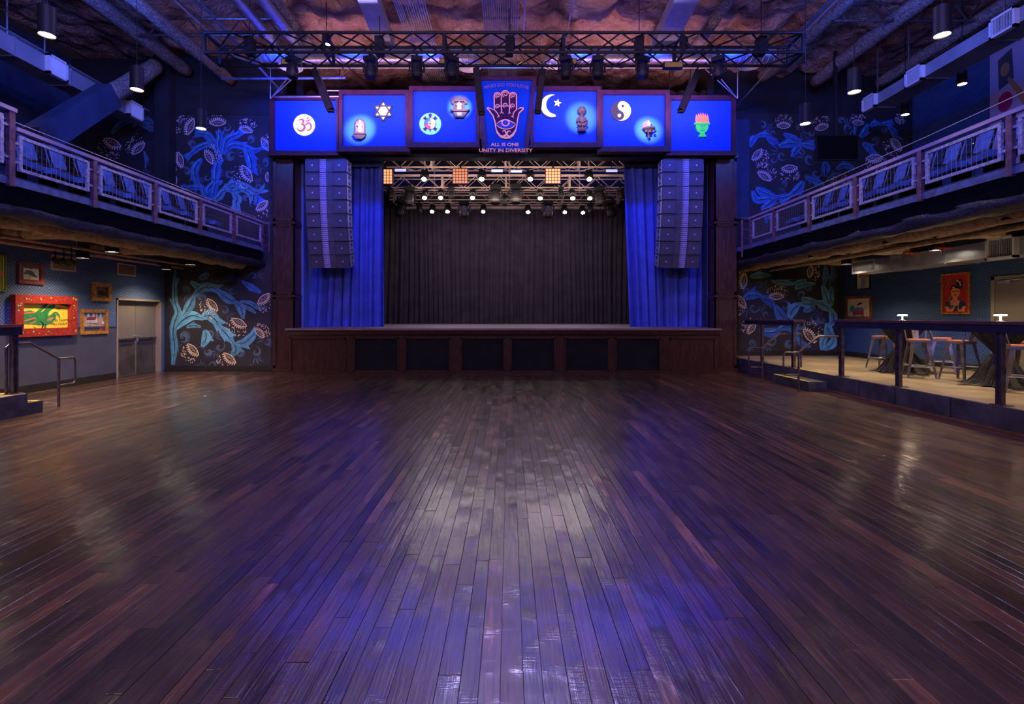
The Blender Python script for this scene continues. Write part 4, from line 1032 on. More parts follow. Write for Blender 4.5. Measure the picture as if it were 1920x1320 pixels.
for a in (-.75, .75, PI-.75, PI+.75):
    for da in (-.16, -.05, .06, .17): ribbon(mb, f, [(c[0]+9.5*math.cos(a+da*.6), c[1]+11.5*math.sin(a+da*.6)), (c[0]+16*math.cos(a+da), c[1]+17.5*math.sin(a+da))], 1.5, 11.2, 1)
mb.build('turtle_outline', M['sym_black'], t)
mb = MB(); 
for a in range(4): disc(mb, f, c[0]+3*math.cos(PI/4+a*PI/2), c[1]+3*math.sin(PI/4+a*PI/2), 1.6, 11.3, 8)
mb.build('centre_petals', M['lit_white'], t)
mb = MB()
poly(mb, f, [(848,197),(846,187),(850,186),(854,184.5),(862,184.5),(864,184),(868,185),(874,186),(877,188),(876,197),(872,197),(871,193),(853,193),(852,197)], 26, thick=25)
poly(mb, f, [(851,196),(855,196),(855,209),(851,209)], 22, thick=21); poly(mb, f, [(868,196),(872,196),(872,209),(868,209)], 22, thick=21)
poly(mb, f, [(845,209),(881,209),(878,212.5),(848,212.5)], 42, thick=41)
poly(mb, f, [(850,213),(877,213),(870,223),(854,223)], 30, thick=29); poly(mb, f, [(853,192),(870,192),(870,209),(853,209)], 6, thick=5)
mb.build('stone_shrine', M['stone'], t)
figure(t, f, 861.5, 190, 209, mat('dark_idol_stone', (.16,.10,.20), .5), 0, 1.3, 'seated_figure')
mb = MB(); poly(mb, f, [(857,214),(867,214),(866,221),(858,221)], 32, thick=6); mb.build('shrine_niche', M['sym_black'], t)
# 5 moon, star, stone statue
t, f = sign(1001, 1118, 172, 268, 'blue framed sign with white crescent, star and carved stone idol', 994, 1125, 164, 276, .10)
mb = MB(); A = []
for i in range(17): a = math.radians(-68+ (290-0)*0 + i*(-13.6)); 
cxm, cym, R1 = 1035, 199, 21
a0, a1 = math.radians(-75), math.radians(-292)
for i in range(19): a = a0+(a1-a0)*i/18; A.append((cxm+R1*math.cos(a), cym+R1*math.sin(a)))
cx2, cy2, R2 = 1042, 197, 18.2
p_end = A[-1]; p_st = A[0]
b0 = math.atan2(p_end[1]-cy2, p_end[0]-cx2); b1 = math.atan2(p_st[1]-cy2, p_st[0]-cx2)
if b0 < 0: b0 += 2*PI
if b1 < 0: b1 += 2*PI
for i in range(1, 18): a = b0+(b1-b0)*i/18; A.append((cx2+R2*math.cos(a), cy2+R2*math.sin(a)))
Ao = [(cxm+(p[0]-cxm)*1.12, cym+(p[1]-cym)*1.12) for p in A]
poly(mb, f, Ao, 6, thick=5); mb.build('crescent_edge', M['slate'], t)
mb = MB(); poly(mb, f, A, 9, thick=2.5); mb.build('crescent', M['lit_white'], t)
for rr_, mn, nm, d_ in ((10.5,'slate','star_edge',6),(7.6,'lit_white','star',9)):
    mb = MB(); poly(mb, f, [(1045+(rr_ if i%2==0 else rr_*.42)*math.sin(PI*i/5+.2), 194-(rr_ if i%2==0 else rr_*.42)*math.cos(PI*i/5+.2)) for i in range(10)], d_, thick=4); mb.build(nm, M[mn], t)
c = Vector(f(1090, 246, 16)); k = 1/F*SGY
mb = MB()
mb.lathe([(9.5*k,-4*k),(11*k,0),(10*k,3*k),(8*k,4*k)], c, 4, Matrix.Rotation(PI/4,3,'Z'))
mb.lathe([(6.5*k,4*k),(7*k,9*k),(5*k,11*k),(7*k,13*k),(7.4*k,20*k),(6*k,24*k),(3.4*k,26*k),(3.6*k,28*k)], c, 10)
mb.lathe([(3.6*k,28*k),(6*k,30*k),(8.4*k,34*k),(8.2*k,38*k),(6*k,42*k),(2*k,44*k)], c, 12)
for s in (-1, 1): mb.path([c+Vector((s*7*k,0,23*k)), c+Vector((s*9*k,-2*k,16*k)), c+Vector((s*3*k,-8*k,14*k))], 1.8*k, 6); mb.path([c+Vector((s*2*k,-2*k,10*k)), c+Vector((s*7*k,-7*k,9*k)), c+Vector((s*2*k,-9*k,5*k))], 2.2*k, 6)
for s in (-1, 1): mb.lathe([(.2*k,0),(1*k,.4*k),(.2*k,.9*k)], c+Vector((s*2.6*k,-7.6*k,37*k)), 6)
mb.obox(c+Vector((0,-8.2*k,35*k)), (1.4*k,1.6*k,4*k)); mb.obox(c+Vector((0,-7.6*k,32*k)), (4*k,1.2*k,.8*k))
mb.build('stone_idol', M['stone'], t, smooth=True)
# 6 yin yang + bracket statue
t, f = sign(1130, 1246, 179, 276, 'blue framed sign with a yin-yang disc and a small ornate bracket figure', 1122, 1254, 171, 284, .05)
c = (1164, 208.5); R1 = 18.5
mb = MB(); disc(mb, f, c[0], c[1], R1+.8, 6, 32, thick=6); mb.build('disc_dark', M['slate'], t)
ro = .35
def rt(x, y): return (c[0]+x*math.cos(ro)-y*math.sin(ro), c[1]+x*math.sin(ro)+y*math.cos(ro))
pts = [rt(R1*math.sin(PI*i/20), -R1*math.cos(PI*i/20)) for i in range(21)]
pts += [rt(R1/2*math.sin(PI*i/10), R1/2+R1/2*math.cos(PI*i/10)) for i in range(1, 11)]
pts += [rt(-R1/2*math.sin(PI*i/10), -R1/2+R1/2*math.cos(PI*i/10)) for i in range(1, 10)]
mb = MB(); poly(mb, f, pts, 8, thick=1.5); x_, y_ = rt(0, R1/2); disc(mb, f, x_, y_, 3.2, 8, 12, thick=1.5); mb.build('disc_white', M['lit_white'], t)
mb = MB(); x_, y_ = rt(0, -R1/2); disc(mb, f, x_, y_, 2.6, 9, 12, thick=1); mb.build('dark_dot', M['slate'], t)
c = Vector(f(1215, 262, 18)); 
mb = MB(); mb.lathe([(.5*k,-1*k),(3*k,2*k),(2*k,5*k),(4*k,8*k),(7*k,13*k),(9.5*k,15*k),(12*k,17*k),(12*k,19.5*k),(10*k,20.5*k)], c, 12)
for a in (-1,0,1): mb.lathe([(2*k,0),(2.6*k,2*k),(1*k,5*k)], c+Vector((a*7*k,-8*k,9*k)), 8)
mb.build('ornate_bracket', M['stone'], t, smooth=True)
mb = MB(); poly(mb, f, [(1203,243),(1205,234),(1209,229),(1214,227),(1213,243)], 12, thick=11); mb.build('crimson_wing', M['sym_crimson'], t)
figure(t, f, 1215.5, 227, 242, M['statue_white'], 0, 1.3)
# 7 green bowl with flames
t, f = sign(1257, 1370, 189, 284, 'blue framed sign with a green faced bowl of orange flames, far right', 1250, 1377, 181, 291)
mb = MB(); poly(mb, f, [(1301,231),(1330,231),(1330,234),(1327,235),(1327,241),(1324,247),(1320,250),(1320,252),(1323,255),(1323,257),(1309,257),(1309,255),(1312,252),(1312,250),(1307,247),(1304,241),(1304,235),(1301,234)], 12, thick=11); mb.build('green_bowl', M['sym_green'], t)
fl = [(1304,230.5)]; 
for i in range(13): fl.append((1303+i*2.05, 222-4*math.sin(i/12*PI)-(6 if i % 2 else -1))); 
fl += [(1329,230.5)]
mb = MB(); poly(mb, f, fl, 10, thick=8); mb.build('flames', M['sym_orange'], t)
mb = MB(); ribbon(mb, f, [(1311,238),(1314,236.5),(1317,238)], .8, 13); ribbon(mb, f, [(1318,238),(1320,237),(1322,238)], .8, 13); ribbon(mb, f, [(1316,238),(1315.5,241.5),(1317.5,242)], .7, 13.1); ribbon(mb, f, [(1312,244.5),(1316,246),(1320,244.5)], .9, 13); ribbon(mb, f, [(1302,234.5),(1329,234.5)], .6, 13, 1)
for i in range(7): ribbon(mb, f, [(1307+i*3, 229),(1306.5+i*3.1, 222+(i%2))], .5, 11, 1)
mb.build('bowl_lines', M['pin'], t)
# 4 centre trapezoid with hand
f = pxf(SGY-.18)
t = thing('stage_sign', W(950, 285, SGY-.18), 'tapering centre sign with a copper hand and eye and raised lettering', 'sign')
mb = MB(); poly(mb, f, [(902,151),(999,151),(982,279),(913,279)], 0, thick=10); mb.build('board', M['sign_navy'], t)
mb = MB()
O = [(895,144),(1007,144),(990,283),(904,283)]; I = [(902.5,151.5),(998.5,151.5),(982,279),(913,279)]
for i in (0,1,3): j = (i+1)%4; poly(mb, f, [O[i], O[j], I[j], I[i]], 14, thick=40)
mb.build('frame', M['woodframe'], t)
g0 = lambda x, y: (860+x/7.765, 130+y/7.765)   # zoomed view units -> photo px
def G(*pts): return [g0(p[0], p[1]) + ((p[2]/7.765,) if len(p) > 2 else ()) for p in pts]
hand = G((410,570),(430,565),(520,600),(518,380),(535,355),(565,348),(600,358),(615,385),(622,355),(650,325),(680,318),(710,328),(735,360),(742,385),(755,355),(790,345),(825,355),(842,385),(842,595),(900,568),(945,570),(940,585),(880,640),(860,720),(850,800),(830,900),(790,970),(740,1005),(680,1012),(610,990),(560,930),(540,850),(530,770),(500,680),(440,600))
mb = MB(); poly(mb, f, hand, 7, thick=6); mb.build('hand_ground', M['hand_dark'], t)
mb = MB(); ribbon(mb, f, hand, 2.0, 9.5, 1, thick=3, closed=True)
ribbon(mb, f, G((622,385),(620,500),(625,640)), 1.7, 9.6, 3); ribbon(mb, f, G((605,650),(625,635),(655,650)), 1.2, 9.6, 3)
ribbon(mb, f, G((738,385),(740,500),(738,640)), 1.7, 9.6, 3); ribbon(mb, f, G((722,655),(738,635),(755,650)), 1.2, 9.6, 3)
ribbon(mb, f, G((520,600),(560,640),(590,700)), 1.6, 9.6, 4); ribbon(mb, f, G((842,595),(800,640),(790,700)), 1.6, 9.6, 4)
ribbon(mb, f, G((560,705),(590,690),(600,690)), 1.1, 9.6, 3); ribbon(mb, f, G((760,690),(785,695),(800,718)), 1.1, 9.6, 3)
for cx_, cy_, r_ in ((570,395,36),(680,375,44),(790,392,36),(570,545,36),(682,530,38),(788,540,38)):
    ribbon(mb, f, G(*[(cx_+r_*(1-i/16)*math.cos(i*.62+2), cy_+r_*(1-i/16)*math.sin(i*.62+2), 11) for i in range(14)]), 1.3, 9.8, 2)
for xx in (618, 738): ribbon(mb, f, G((xx-30,545),(xx,540),(xx+30,545)), 1.5, 9.7, 3)
ribbon(mb, f, G((545,810,6),(610,760,14),(690,740,16),(760,765,14),(830,800,6)), 2, 9.7); ribbon(mb, f, G((555,820,8),(600,855,12),(690,878,13),(780,855,12),(830,810,8)), 2, 9.7)
ribbon(mb, f, G(*[(682+52*math.cos(2*PI*i/20), 785+45*math.sin(2*PI*i/20), 17) for i in range(20)]), 2, 10.5, 1, closed=True)
ribbon(mb, f, G((550,880,6),(590,955,20),(640,990,26),(685,1000,28),(735,990,26),(790,945,20),(826,880,6)), 2, 9.3)
ribbon(mb, f, G((640,980,20),(690,960,24),(680,910,18),(650,900,12),(640,925,5)), 2, 9.9); ribbon(mb, f, G((740,985,20),(705,960,20),(715,915,18),(745,905,12),(760,930,5)), 2, 9.9)
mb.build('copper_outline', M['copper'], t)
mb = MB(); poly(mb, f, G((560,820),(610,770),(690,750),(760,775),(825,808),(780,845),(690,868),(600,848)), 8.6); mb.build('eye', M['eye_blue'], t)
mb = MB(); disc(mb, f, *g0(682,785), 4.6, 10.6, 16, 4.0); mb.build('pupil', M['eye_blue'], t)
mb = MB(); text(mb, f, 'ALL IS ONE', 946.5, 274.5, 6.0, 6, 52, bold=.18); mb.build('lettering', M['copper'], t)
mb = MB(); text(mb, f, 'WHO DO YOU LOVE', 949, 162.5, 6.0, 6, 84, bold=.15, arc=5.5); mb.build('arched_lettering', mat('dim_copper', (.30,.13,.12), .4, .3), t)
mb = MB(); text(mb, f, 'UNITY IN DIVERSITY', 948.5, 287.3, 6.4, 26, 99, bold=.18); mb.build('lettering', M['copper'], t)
mb = MB(); poly(mb, f, [(904,284),(990,284),(988,288.5),(906,288.5)], 24, thick=30); mb.build('bottom_ledge', M['woodframe'], t)
# halo spots on the statues
for px, py, r_, fx in ((676,244,27,'a'),(862,204,22,'b'),(1090,224,30,'c'),(1215,245,24,'d')):
    tg = W(px, py, SGY); src = Vector((tg.x*.75, 11.5, 7.35)); dist = (tg-src).length
    spot('halo_spot_light', src, tg, 3000 if fx != 'c' else 1700, (1.0,.95,.85), math.degrees(2*math.atan(r_*1.2/F*SGY/dist)), .9, .02)
# ------------------------------------------------------------------ murals
def eye(mb, f, cx, cy, hl, ang, side, d=3, seed=0, petals=9, dark=None, th=None):
    """almond eye flower, ang = direction of the long axis in degrees (screen, y down); side +1/-1 = petals side"""
    a = math.radians(ang); ux, uy = math.cos(a), math.sin(a); nx, ny = -uy*side, ux*side
    def P(u, v): return (cx+ux*u*hl+nx*v*hl, cy+uy*u*hl+ny*v*hl)
    h = .36; w = th or max(.95, hl*.10)
    top = [P(-1+2*i/14, h*math.sin(PI*i/14)**.9) for i in range(15)]; bot = [P(-1+2*i/14, -h*math.sin(PI*i/14)**.9) for i in range(15)]
    ribbon(mb, f, top, w, d, 1); ribbon(mb, f, bot, w, d, 1)
    zz = [P(-.72+1.44*i/12, (.10 if i % 2 else -.12)) for i in range(13)]
    ribbon(mb, f, zz, w*.6, d, 1)
    for i in range(9): disc(mb, f, *P(-.6+1.2*i/8, -.20 if i % 2 else .16), w*.42, d, 6)
    for i in range(petals):
        t_ = (i+.5)/petals; u = -1.0+2.0*t_; b_ = h*math.sin(PI*t_)**.9+.08
        fan = (t_-.5)*1.3; dx, dy = math.sin(fan), math.cos(fan); ln = .26+.05*math.sin(PI*t_)
        pw = .075
        pts = [P(u-pw*dy, b_+pw*dx*0), P(u-pw*1.2*dy+dx*ln*.35, b_+dy*ln*.35), P(u+dx*ln, b_+dy*ln), P(u+pw*1.2*dy+dx*ln*.35, b_+dy*ln*.35), P(u+pw*dy, b_)]
        poly(mb, f, pts, d)
def vine(t, f, pts, w, m, seed=0, d=2.0):
    rr = random.Random(seed); n = len(pts)
    w = w*1.22; P_ = [(p[0], p[1], w*(.75+.5*math.sin(PI*min(1, .15+i/(n-.5))))*(1 if i < n-1 else .5)*(.55 if i == 0 else 1)) for i, p in enumerate(pts)]
    mb = MB(); mb.cm = 0
    dd = d+rr.random()*.5
    ribbon(mb, f, P_, w, dd, 8)
    # leafy flares along the stem
    C = catmull(P_, 8)
    for i in range(5, len(C)-2, 11):
        a, b_ = C[i-1], C[i+1]; dx, dy = b_[0]-a[0], b_[1]-a[1]; l = math.hypot(dx, dy) or 1; dx /= l; dy /= l
        for s in (-1, 1):
            if rr.random() < .75:
                nx, ny = -dy*s, dx*s; q = w*rr.uniform(.9, 1.3)
                ribbon(mb, f, [(C[i][0]+nx*w*.2, C[i][1]+ny*w*.2, w*.55), (C[i][0]+dx*q*.7+nx*w*.42, C[i][1]+dy*q*.7+ny*w*.42, w*.5), (C[i][0]+dx*q*1.2+nx*w*.8, C[i][1]+dy*q*1.2+ny*w*.8, .3)], 2, dd+.02, 5)
    mb.cm = 1
    ribbon(mb, f, [(p[0], p[1], .3+p[2]*.09*(1 if 0 < i < n-1 else .3)) for i, p in enumerate(P_)], 1, dd+1.0, 8)
    for i in range(4, len(C)-3, 7):
        c = C[i]; a = C[i-2]; dx, dy = c[0]-a[0], c[1]-a[1]; l = math.hypot(dx, dy) or 1; dx /= l; dy /= l
        for s in (-1, 1): ribbon(mb, f, [(c[0]-dy*s*w*.12, c[1]+dx*s*w*.12, .9), (c[0]+dx*w*.5-dy*s*w*.30, c[1]+dy*w*.5+dx*s*w*.30, .5)], 1, dd+1.0, 1)
    mb.cm = 2
    ribbon(mb, f, [(p[0]-.18*p[2], p[1]-.14*p[2], p[2]*.13) for p in P_], 1, dd+.5, 8)
    return mb.build('vine', [m, M['vine_d'], M['vine_b']], t)
def swirl(t, f, cx, cy, r, seed=0, m='swirl'):
    rr = random.Random(seed); mb = MB(); s = rr.choice((-1, 1)); a0 = rr.uniform(0, 6.28)
    for k in range(5):
        pts = []
        for i in range(12):
            q = i/11; a = a0+k*.75+s*q*3.4; R = r*(1-q*.85)*(1.0-.08*k); pts.append((cx+R*math.cos(a), cy+R*math.sin(a), r*.16*math.sin(PI*(.08+.9*q))))
        ribbon(mb, f, pts, 1, 1.2+.05*k, 3)
    for k in range(3):
        a = a0+2.5+k*.35; ribbon(mb, f, [(cx+r*.9*math.cos(a), cy+r*.9*math.sin(a), .3), (cx+r*1.5*math.cos(a+.25), cy+r*1.5*math.sin(a+.25), r*.2), (cx+r*2.2*math.cos(a+.1*k), cy+r*2.2*math.sin(a+.1*k), .3)], 1, 1.1, 6)
    return mb.build('swirl', M[m], t)
def mural(Y, rects, eyes, vines, swirls, label, vm, em, seed, clip, loc):
    f0 = pxf(Y, .0016)
    t = thing('wall_mural', W(loc[0], loc[1], Y), label, 'mural')
    cx0, cx1, cy0, cy1 = clip
    def f(px, py, d=0): return f0(min(max(px, cx0), cx1), min(max(py, cy0), cy1), d)
    mb = MB()
    for (a, b_, c_, d_) in rects: poly(mb, f, [(a,c_),(b_,c_),(b_,d_),(a,d_)], 1.0, thick=1)
    mb.build('painted_ground', M['mural_bg'], t)
    for i, v in enumerate(swirls): swirl(t, f, v[0], v[1], v[2], seed*100+i)
    for i, v in enumerate(vines): vine(t, f, v[1], v[0], M[vm] if len(v) < 3 else M[v[2]], seed*10+i, 2.0)
    rr = random.Random(seed); mbd = MB()
    for i, e in enumerate(eyes):
        mb = MB(); eye(mb, f, *e[:5], d=4.2); mb.build('eye_flower', M[em], t)
        a = math.radians(e[3]); nx, ny = -math.sin(a)*e[4], math.cos(a)*e[4]
        for k in range(34):
            u = rr.uniform(-1.25, 1.25); v = rr.uniform(.85, 1.65)-.25*u*u
            x, y = e[0]+math.cos(a)*u*e[2]+nx*v*e[2], e[1]+math.sin(a)*u*e[2]+ny*v*e[2]
            if cx0+1 < x < cx1-1 and cy0+1 < y < cy1-1: disc(mbd, f, x, y, rr.uniform(.75, 1.15), 4.4, 7)
    mbd.build('painted_dots', M[em], t, kind='stuff')
mural(YL-.004, [(320, 504, 216, 490)],
  [(357.4,237.9,17,-68,-1),(408.3,230.5,15.5,0,-1),(461.3,244.2,13,18,-1),(338.3,299.4,15,74,1),(391.4,295,15,60,-1),(463.5,324.8,18,57,1),(497,271,14,60,-1),(328,336,11,80,1),(491,385,14,-38,1),(501,332,9,90,-1)],
  [(11,[(403,350),(405,327),(407,311),(412.6,296)]),(9,[(413.6,297),(410.4,274),(412.6,258),(410.4,242)]),(10,[(409,290),(403,273),(395.6,262),(387,252),(366,249.5)]),(10,[(419,290),(423,268.6),(431.6,258),(445.4,252.7),(453,246)]),
   (8,[(401,274),(389,271),(372,277),(363,284.5),(347,297)]),(9,[(419,286),(433.8,273),(447.5,272),(461,277),(479,282),(494,276)]),(13,[(459,276),(468.8,295),(472,311),(470,324)]),(10,[(378.6,298),(368,311),(364.8,324),(368,338),(372,352)]),
   (8,[(393,374.5),(390,356.5),(400.6,342.7),(397.4,332)]),(8,[(398.5,374.5),(401.6,356.5),(405,346),(417.6,339.5)]),(9,[(400.6,374.5),(410,370),(417.6,359.7),(426,356.5)],'vine_a'),(9,[(424,353),(434.5,345),(447,346),(463,351),(479,360.8),(489.7,357.6)],'vine_a'),
   (7,[(426,357),(440,358),(455.7,355),(468.5,364),(472.7,376)],'vine_a'),(11,[(436.6,359.7),(445,372.4),(443,381),(444,397)],'vine_a'),(9,[(394,376),(383.6,361.8),(378.3,347)]),(7,[(379.4,355.4),(367.7,351),(351.8,352),(339,348)]),(10,[(478,368),(484,375),(478,384)])],
  [(434,292,12),(498,305,11),(360,270,9),(388,333,8),(470,262,10),(350,322,10),(430,325,11),(462,372,9),(342,228,8),(486,350,8),(425,240,9),(360,310,9)],
  'tall blue tree mural with pale eye flowers, left of the stage above the balcony', 'vine_u', 'cream_bluelit', 1, (320,504,216,480), (412,480))
mural(YL-.004, [(318, 508, 497, 691)],
  [(399,571,15,49,1),(448.4,604.5,16,27,1),(486.5,625,12,45,-1),(494,560,15,-42,1),(362.5,655.4,15,47,1),(430.9,671.3,15,40,1)],
  [(9,[(324.3,684),(327.5,649),(324.3,625),(327.5,604.5),(333.9,585.4),(328,566.3),(327.5,537.7),(329,506)]),(13,[(329,616),(341.8,601.3),(361,591.8),(381.6,598)],'vine_b'),(13,[(378,596),(392,591),(404,600),(413,614)],'vine_b'),(12,[(343.4,592),(356,572.7),(364,553.6)]),(11,[(363,556),(380,540),(399,539.3),(411.8,547)]),(12,[(408,545),(427.7,560),(443,567)]),(10,[(440,566),(450,575),(454,584),(456.3,598)]),
   (13,[(411,612),(424.5,626.8),(437.2,642.7)],'vine_b'),(11,[(436,642),(443,655),(434,667)]),(11,[(443.6,643),(457.9,643),(472.2,631),(480,624)],'vine_b'),(12,[(384,619),(387,633),(379,650)],'vine_b'),(8,[(489.7,548.8),(472,539.3),(453,526.6)],'vine_u'),(8,[(373.6,521.8),(384,518),(392.7,513.9)]),(7,[(357.7,528),(366,534),(375,542)]),(6,[(350,614),(362,610),(377,613)]),(5,[(450,565),(470,568),(484,577),(498,578)]),(5,[(458,575),(470,580),(480,588)])],
  [(345,633,14),(378.4,558,11),(421,582,10),(450,662,10),(412,650.6,11),(475,518,9),(503,641,10),(350,545,10),(395,628,10),(390,660,10),(435,545,8),(480,660,11),(470,690,7),(370,690,8),(400,685,9)],
  'blue curling plant mural with cream eye flowers on the wall below the left balcony', 'vine_a', 'cream', 2, (318,508,497,691), (412,690))
mural(YL-.006, [(160, 289, 216, 350)],
  [(211.5,267.6,18,26,1),(260.3,279,16,-43,-1)],
  [(8,[(209.4,250.6),(224,234.7),(240,227),(256,225)],'swirl'),(8,[(250,226),(277,226),(289,233)],'swirl'),(7,[(248.6,235.8),(264.5,232.6),(277,238),(288,246)],'swirl'),(5,[(270,283.5),(275,300),(273,315)],'swirl')],
  [(262,247,8),(270,318,6)], 'dim mural patch with two eye flowers behind the raking brace', 'swirl', 'cream_bluelit', 3, (160,289,216,350), (225,350))
mural(YR-.004, [(1405, 1702, 213, 500)],
  [(1469,236.4,13,0,-1),(1541,239.5,13,-16,-1),(1419,289.5,14,-48,1),(1480,315,15,-3,1),(1432.8,331,15,32,-1),(1608.6,231,11,5,-1),(1683,226.8,8,50,-1),(1681,270.5,15,50,1),(1639,296,16,-5,1),(1576,348,13,-10,-1),(1600,350,9,-15,-1)],
  [(9,[(1406,276),(1412,261),(1418,256)]),(8,[(1418,255),(1434.5,252),(1442,258)]),(9,[(1438,258),(1448,264),(1460,269)]),(10,[(1460,274),(1472.7,270.5),(1485.5,268.6),(1503.6,270.5)]),(9,[(1470,250.5),(1482,257.7),(1491,263),(1502.7,267.7)]),(11,[(1503,271),(1518,272),(1530,277)]),(10,[(1502,273),(1492.7,280.5),(1484.5,294)]),
   (9,[(1612,257),(1620,248.6),(1627,232)]),(8,[(1602,251),(1603.6,237)]),(7,[(1631,237),(1640,231),(1652,232)]),(8,[(1653.6,231),(1667,231),(1676,231)]),(8,[(1665,236),(1674.5,246),(1680,257.7),(1689,259.5)]),(9,[(1617,268.6),(1626,274),(1632.7,282),(1636,288)]),(12,[(1546,303),(1548,316),(1547,332)]),(9,[(1569,318),(1583.6,309.5),(1603.6,317.7)]),
   (9,[(1510,332),(1529,339),(1545,346)]),(12,[(1506,340),(1496.5,355),(1480,366)]),(11,[(1483,366),(1468,371),(1456,367.4)]),(11,[(1418,352.5),(1431.5,360.6),(1453,367.4)]),(9,[(1411,358),(1418,374),(1437,373),(1453,371.5)]),(10,[(1456,371.5),(1445,379.6),(1427,392)]),(7,[(1434,396),(1438,406),(1436,418)]),(8,[(1550,340),(1562,330),(1578,325)])],
  [(1430,235,10),(1466,292,11),(1518,298,13),(1578,226,9),(1640,265,11),(1658,243,8),(1530,325,12),(1470,345,8),(1600,250,8),(1450,250,9),(1500,240,9),(1655,300,9),(1450,300,8),(1497,330,9),(1520,250,8),(1590,240,10)],
  'wide blue vine mural with pale eye flowers, right of the stage above the balcony', 'vine_u', 'cream_bluelit', 4, (1405,1702,213,480), (1550,480))
mural(YR-.004, [(1384, 1570, 489, 661)],
  [(1395,527,15,98,1),(1390,565,15,54,1),(1455.8,556.5,14,0,-1),(1518,509,12,-80,1),(1517,630,17,50,-1),(1410,616,13,-55,-1)],
  [(8,[(1407,519),(1422,516),(1445,516)]),(9,[(1446.7,527),(1468,528.5),(1488,533)]),(7,[(1488,532),(1498,530),(1512,524)]),(8,[(1490.6,542),(1504,534.5),(1529,531.5)]),(12,[(1395,559),(1410,552.7),(1429,554)],'vine_u'),(11,[(1427,556),(1440,563),(1452,573)],'vine_u'),(12,[(1453,573),(1462,588),(1476,598)],'vine_u'),(13,[(1480,597),(1487,580),(1501,569)],'vine_b'),(9,[(1500,569),(1514,571),(1529,569)],'vine_b'),(9,[(1502.7,558.8),(1516,564),(1533,565)],'vine_b'),(13,[(1531,567),(1546.7,573),(1557,583)],'vine_b'),
   (8,[(1547,498),(1548,518),(1544,537)]),(10,[(1542,535),(1549.7,556),(1557,577)],'vine_b'),(7,[(1560,496.7),(1561.8,518),(1554,538)],'swirl'),(9,[(1560,537.6),(1557,556),(1560,573)],'vine_a'),(12,[(1557,580),(1563,598),(1556,611)],'vine_b'),(12,[(1551,605.8),(1554,622),(1563,632)],'vine_b'),(11,[(1564,631),(1560,645),(1545,656)],'vine_b'),(9,[(1541,657),(1543.6,638),(1553,625)],'vine_b'),(13,[(1425,620),(1448,624),(1462,617)],'vine_u'),(13,[(1460,617),(1480,612),(1495,631)],'vine_u'),(7,[(1506,583),(1516,580),(1527,573)]),(8,[(1494,632),(1505,645),(1520,650)],'vine_u')],
  [(1413,577,12),(1471,574,12),(1437,590,9),(1516,540,8),(1445,640.6,12),(1528,598,14),(1504,552,10),(1420,600,8),(1425,535,8),(1400,545,8),(1500,610,12),(1480,645,11),(1410,645,9),(1540,600,9),(1475,548,8)],
  'blue curling plant mural with cream eye flowers under the right balcony', 'vine_a', 'cream', 5, (1384,1570,489,661), (1480,661))
MB().box(W(320,0,YL).x-.0, W(504,0,YL).x, YL-.02, YL-.001, H+(VY-216)/F*YL, H+(VY-215)/F*YL).build('trim_5', M['walldark'], kind='structure', label='thin edge along the top of the left mural')
# bluish side of the end wall beside the right pillar
MB().box(6.52, W(1405,0,15.4).x, 15.40, 15.48, 4.6, 7.7).build('wall_panel', M['wallnavy'], kind='structure', label='navy wall strip between the right pillar and the upper mural')
# ------------------------------------------------------------------ pictures on the walls
def sidef(X, x0_, x1_, y0_, y1_):
    Ya, Yb = X*F/(x0_-VX), X*F/(x1_-VX); Ym = (Ya+Yb)/2
    zt, zb_ = H+(VY-y0_)/F*Ym, H+(VY-y1_)/F*Ym; s = 1 if X < 0 else -1
    def f(u, v, d=0): return (X+s*(.004+d*.004), Ya+(Yb-Ya)*u/100, zt+(zb_-zt)*v/100)
    return f, (X, Ym, zb_)
def picture(x0_, x1_, y0_, y1_, X, label, frame_m, fw, canvas_m, fd=10, name='framed_painting', cat='painting', inset=1, fh=None):
    f, c = sidef(X, x0_, x1_, y0_, y1_); t = thing(name, c, label, cat)
    fh = fh or fw*abs((f(100,0)[1]-f(0,0)[1])/(f(0,0)[2]-f(0,100)[2]))
    mb = MB()
    for q in ((0,0,fw,100),(100-fw,0,100,100),(fw,0,100-fw,fh),(fw,100-fh,100-fw,100)):
        poly(mb, f, [(q[0],q[1]),(q[2],q[1]),(q[2],q[3]),(q[0],q[3])], fd, thick=fd)
    mb.build('frame', frame_m, t)
    mb = MB(); poly(mb, f, [(fw,fh),(100-fw,fh),(100-fw,100-fh),(fw,100-fh)], inset, thick=inset); mb.build('canvas', canvas_m, t)
    return t, f, fw, fh
C_ = {}
def pm(n, c, r=.5, **k):
    if n not in M: M[n] = mat(n, c, r, **k)
    return M[n]
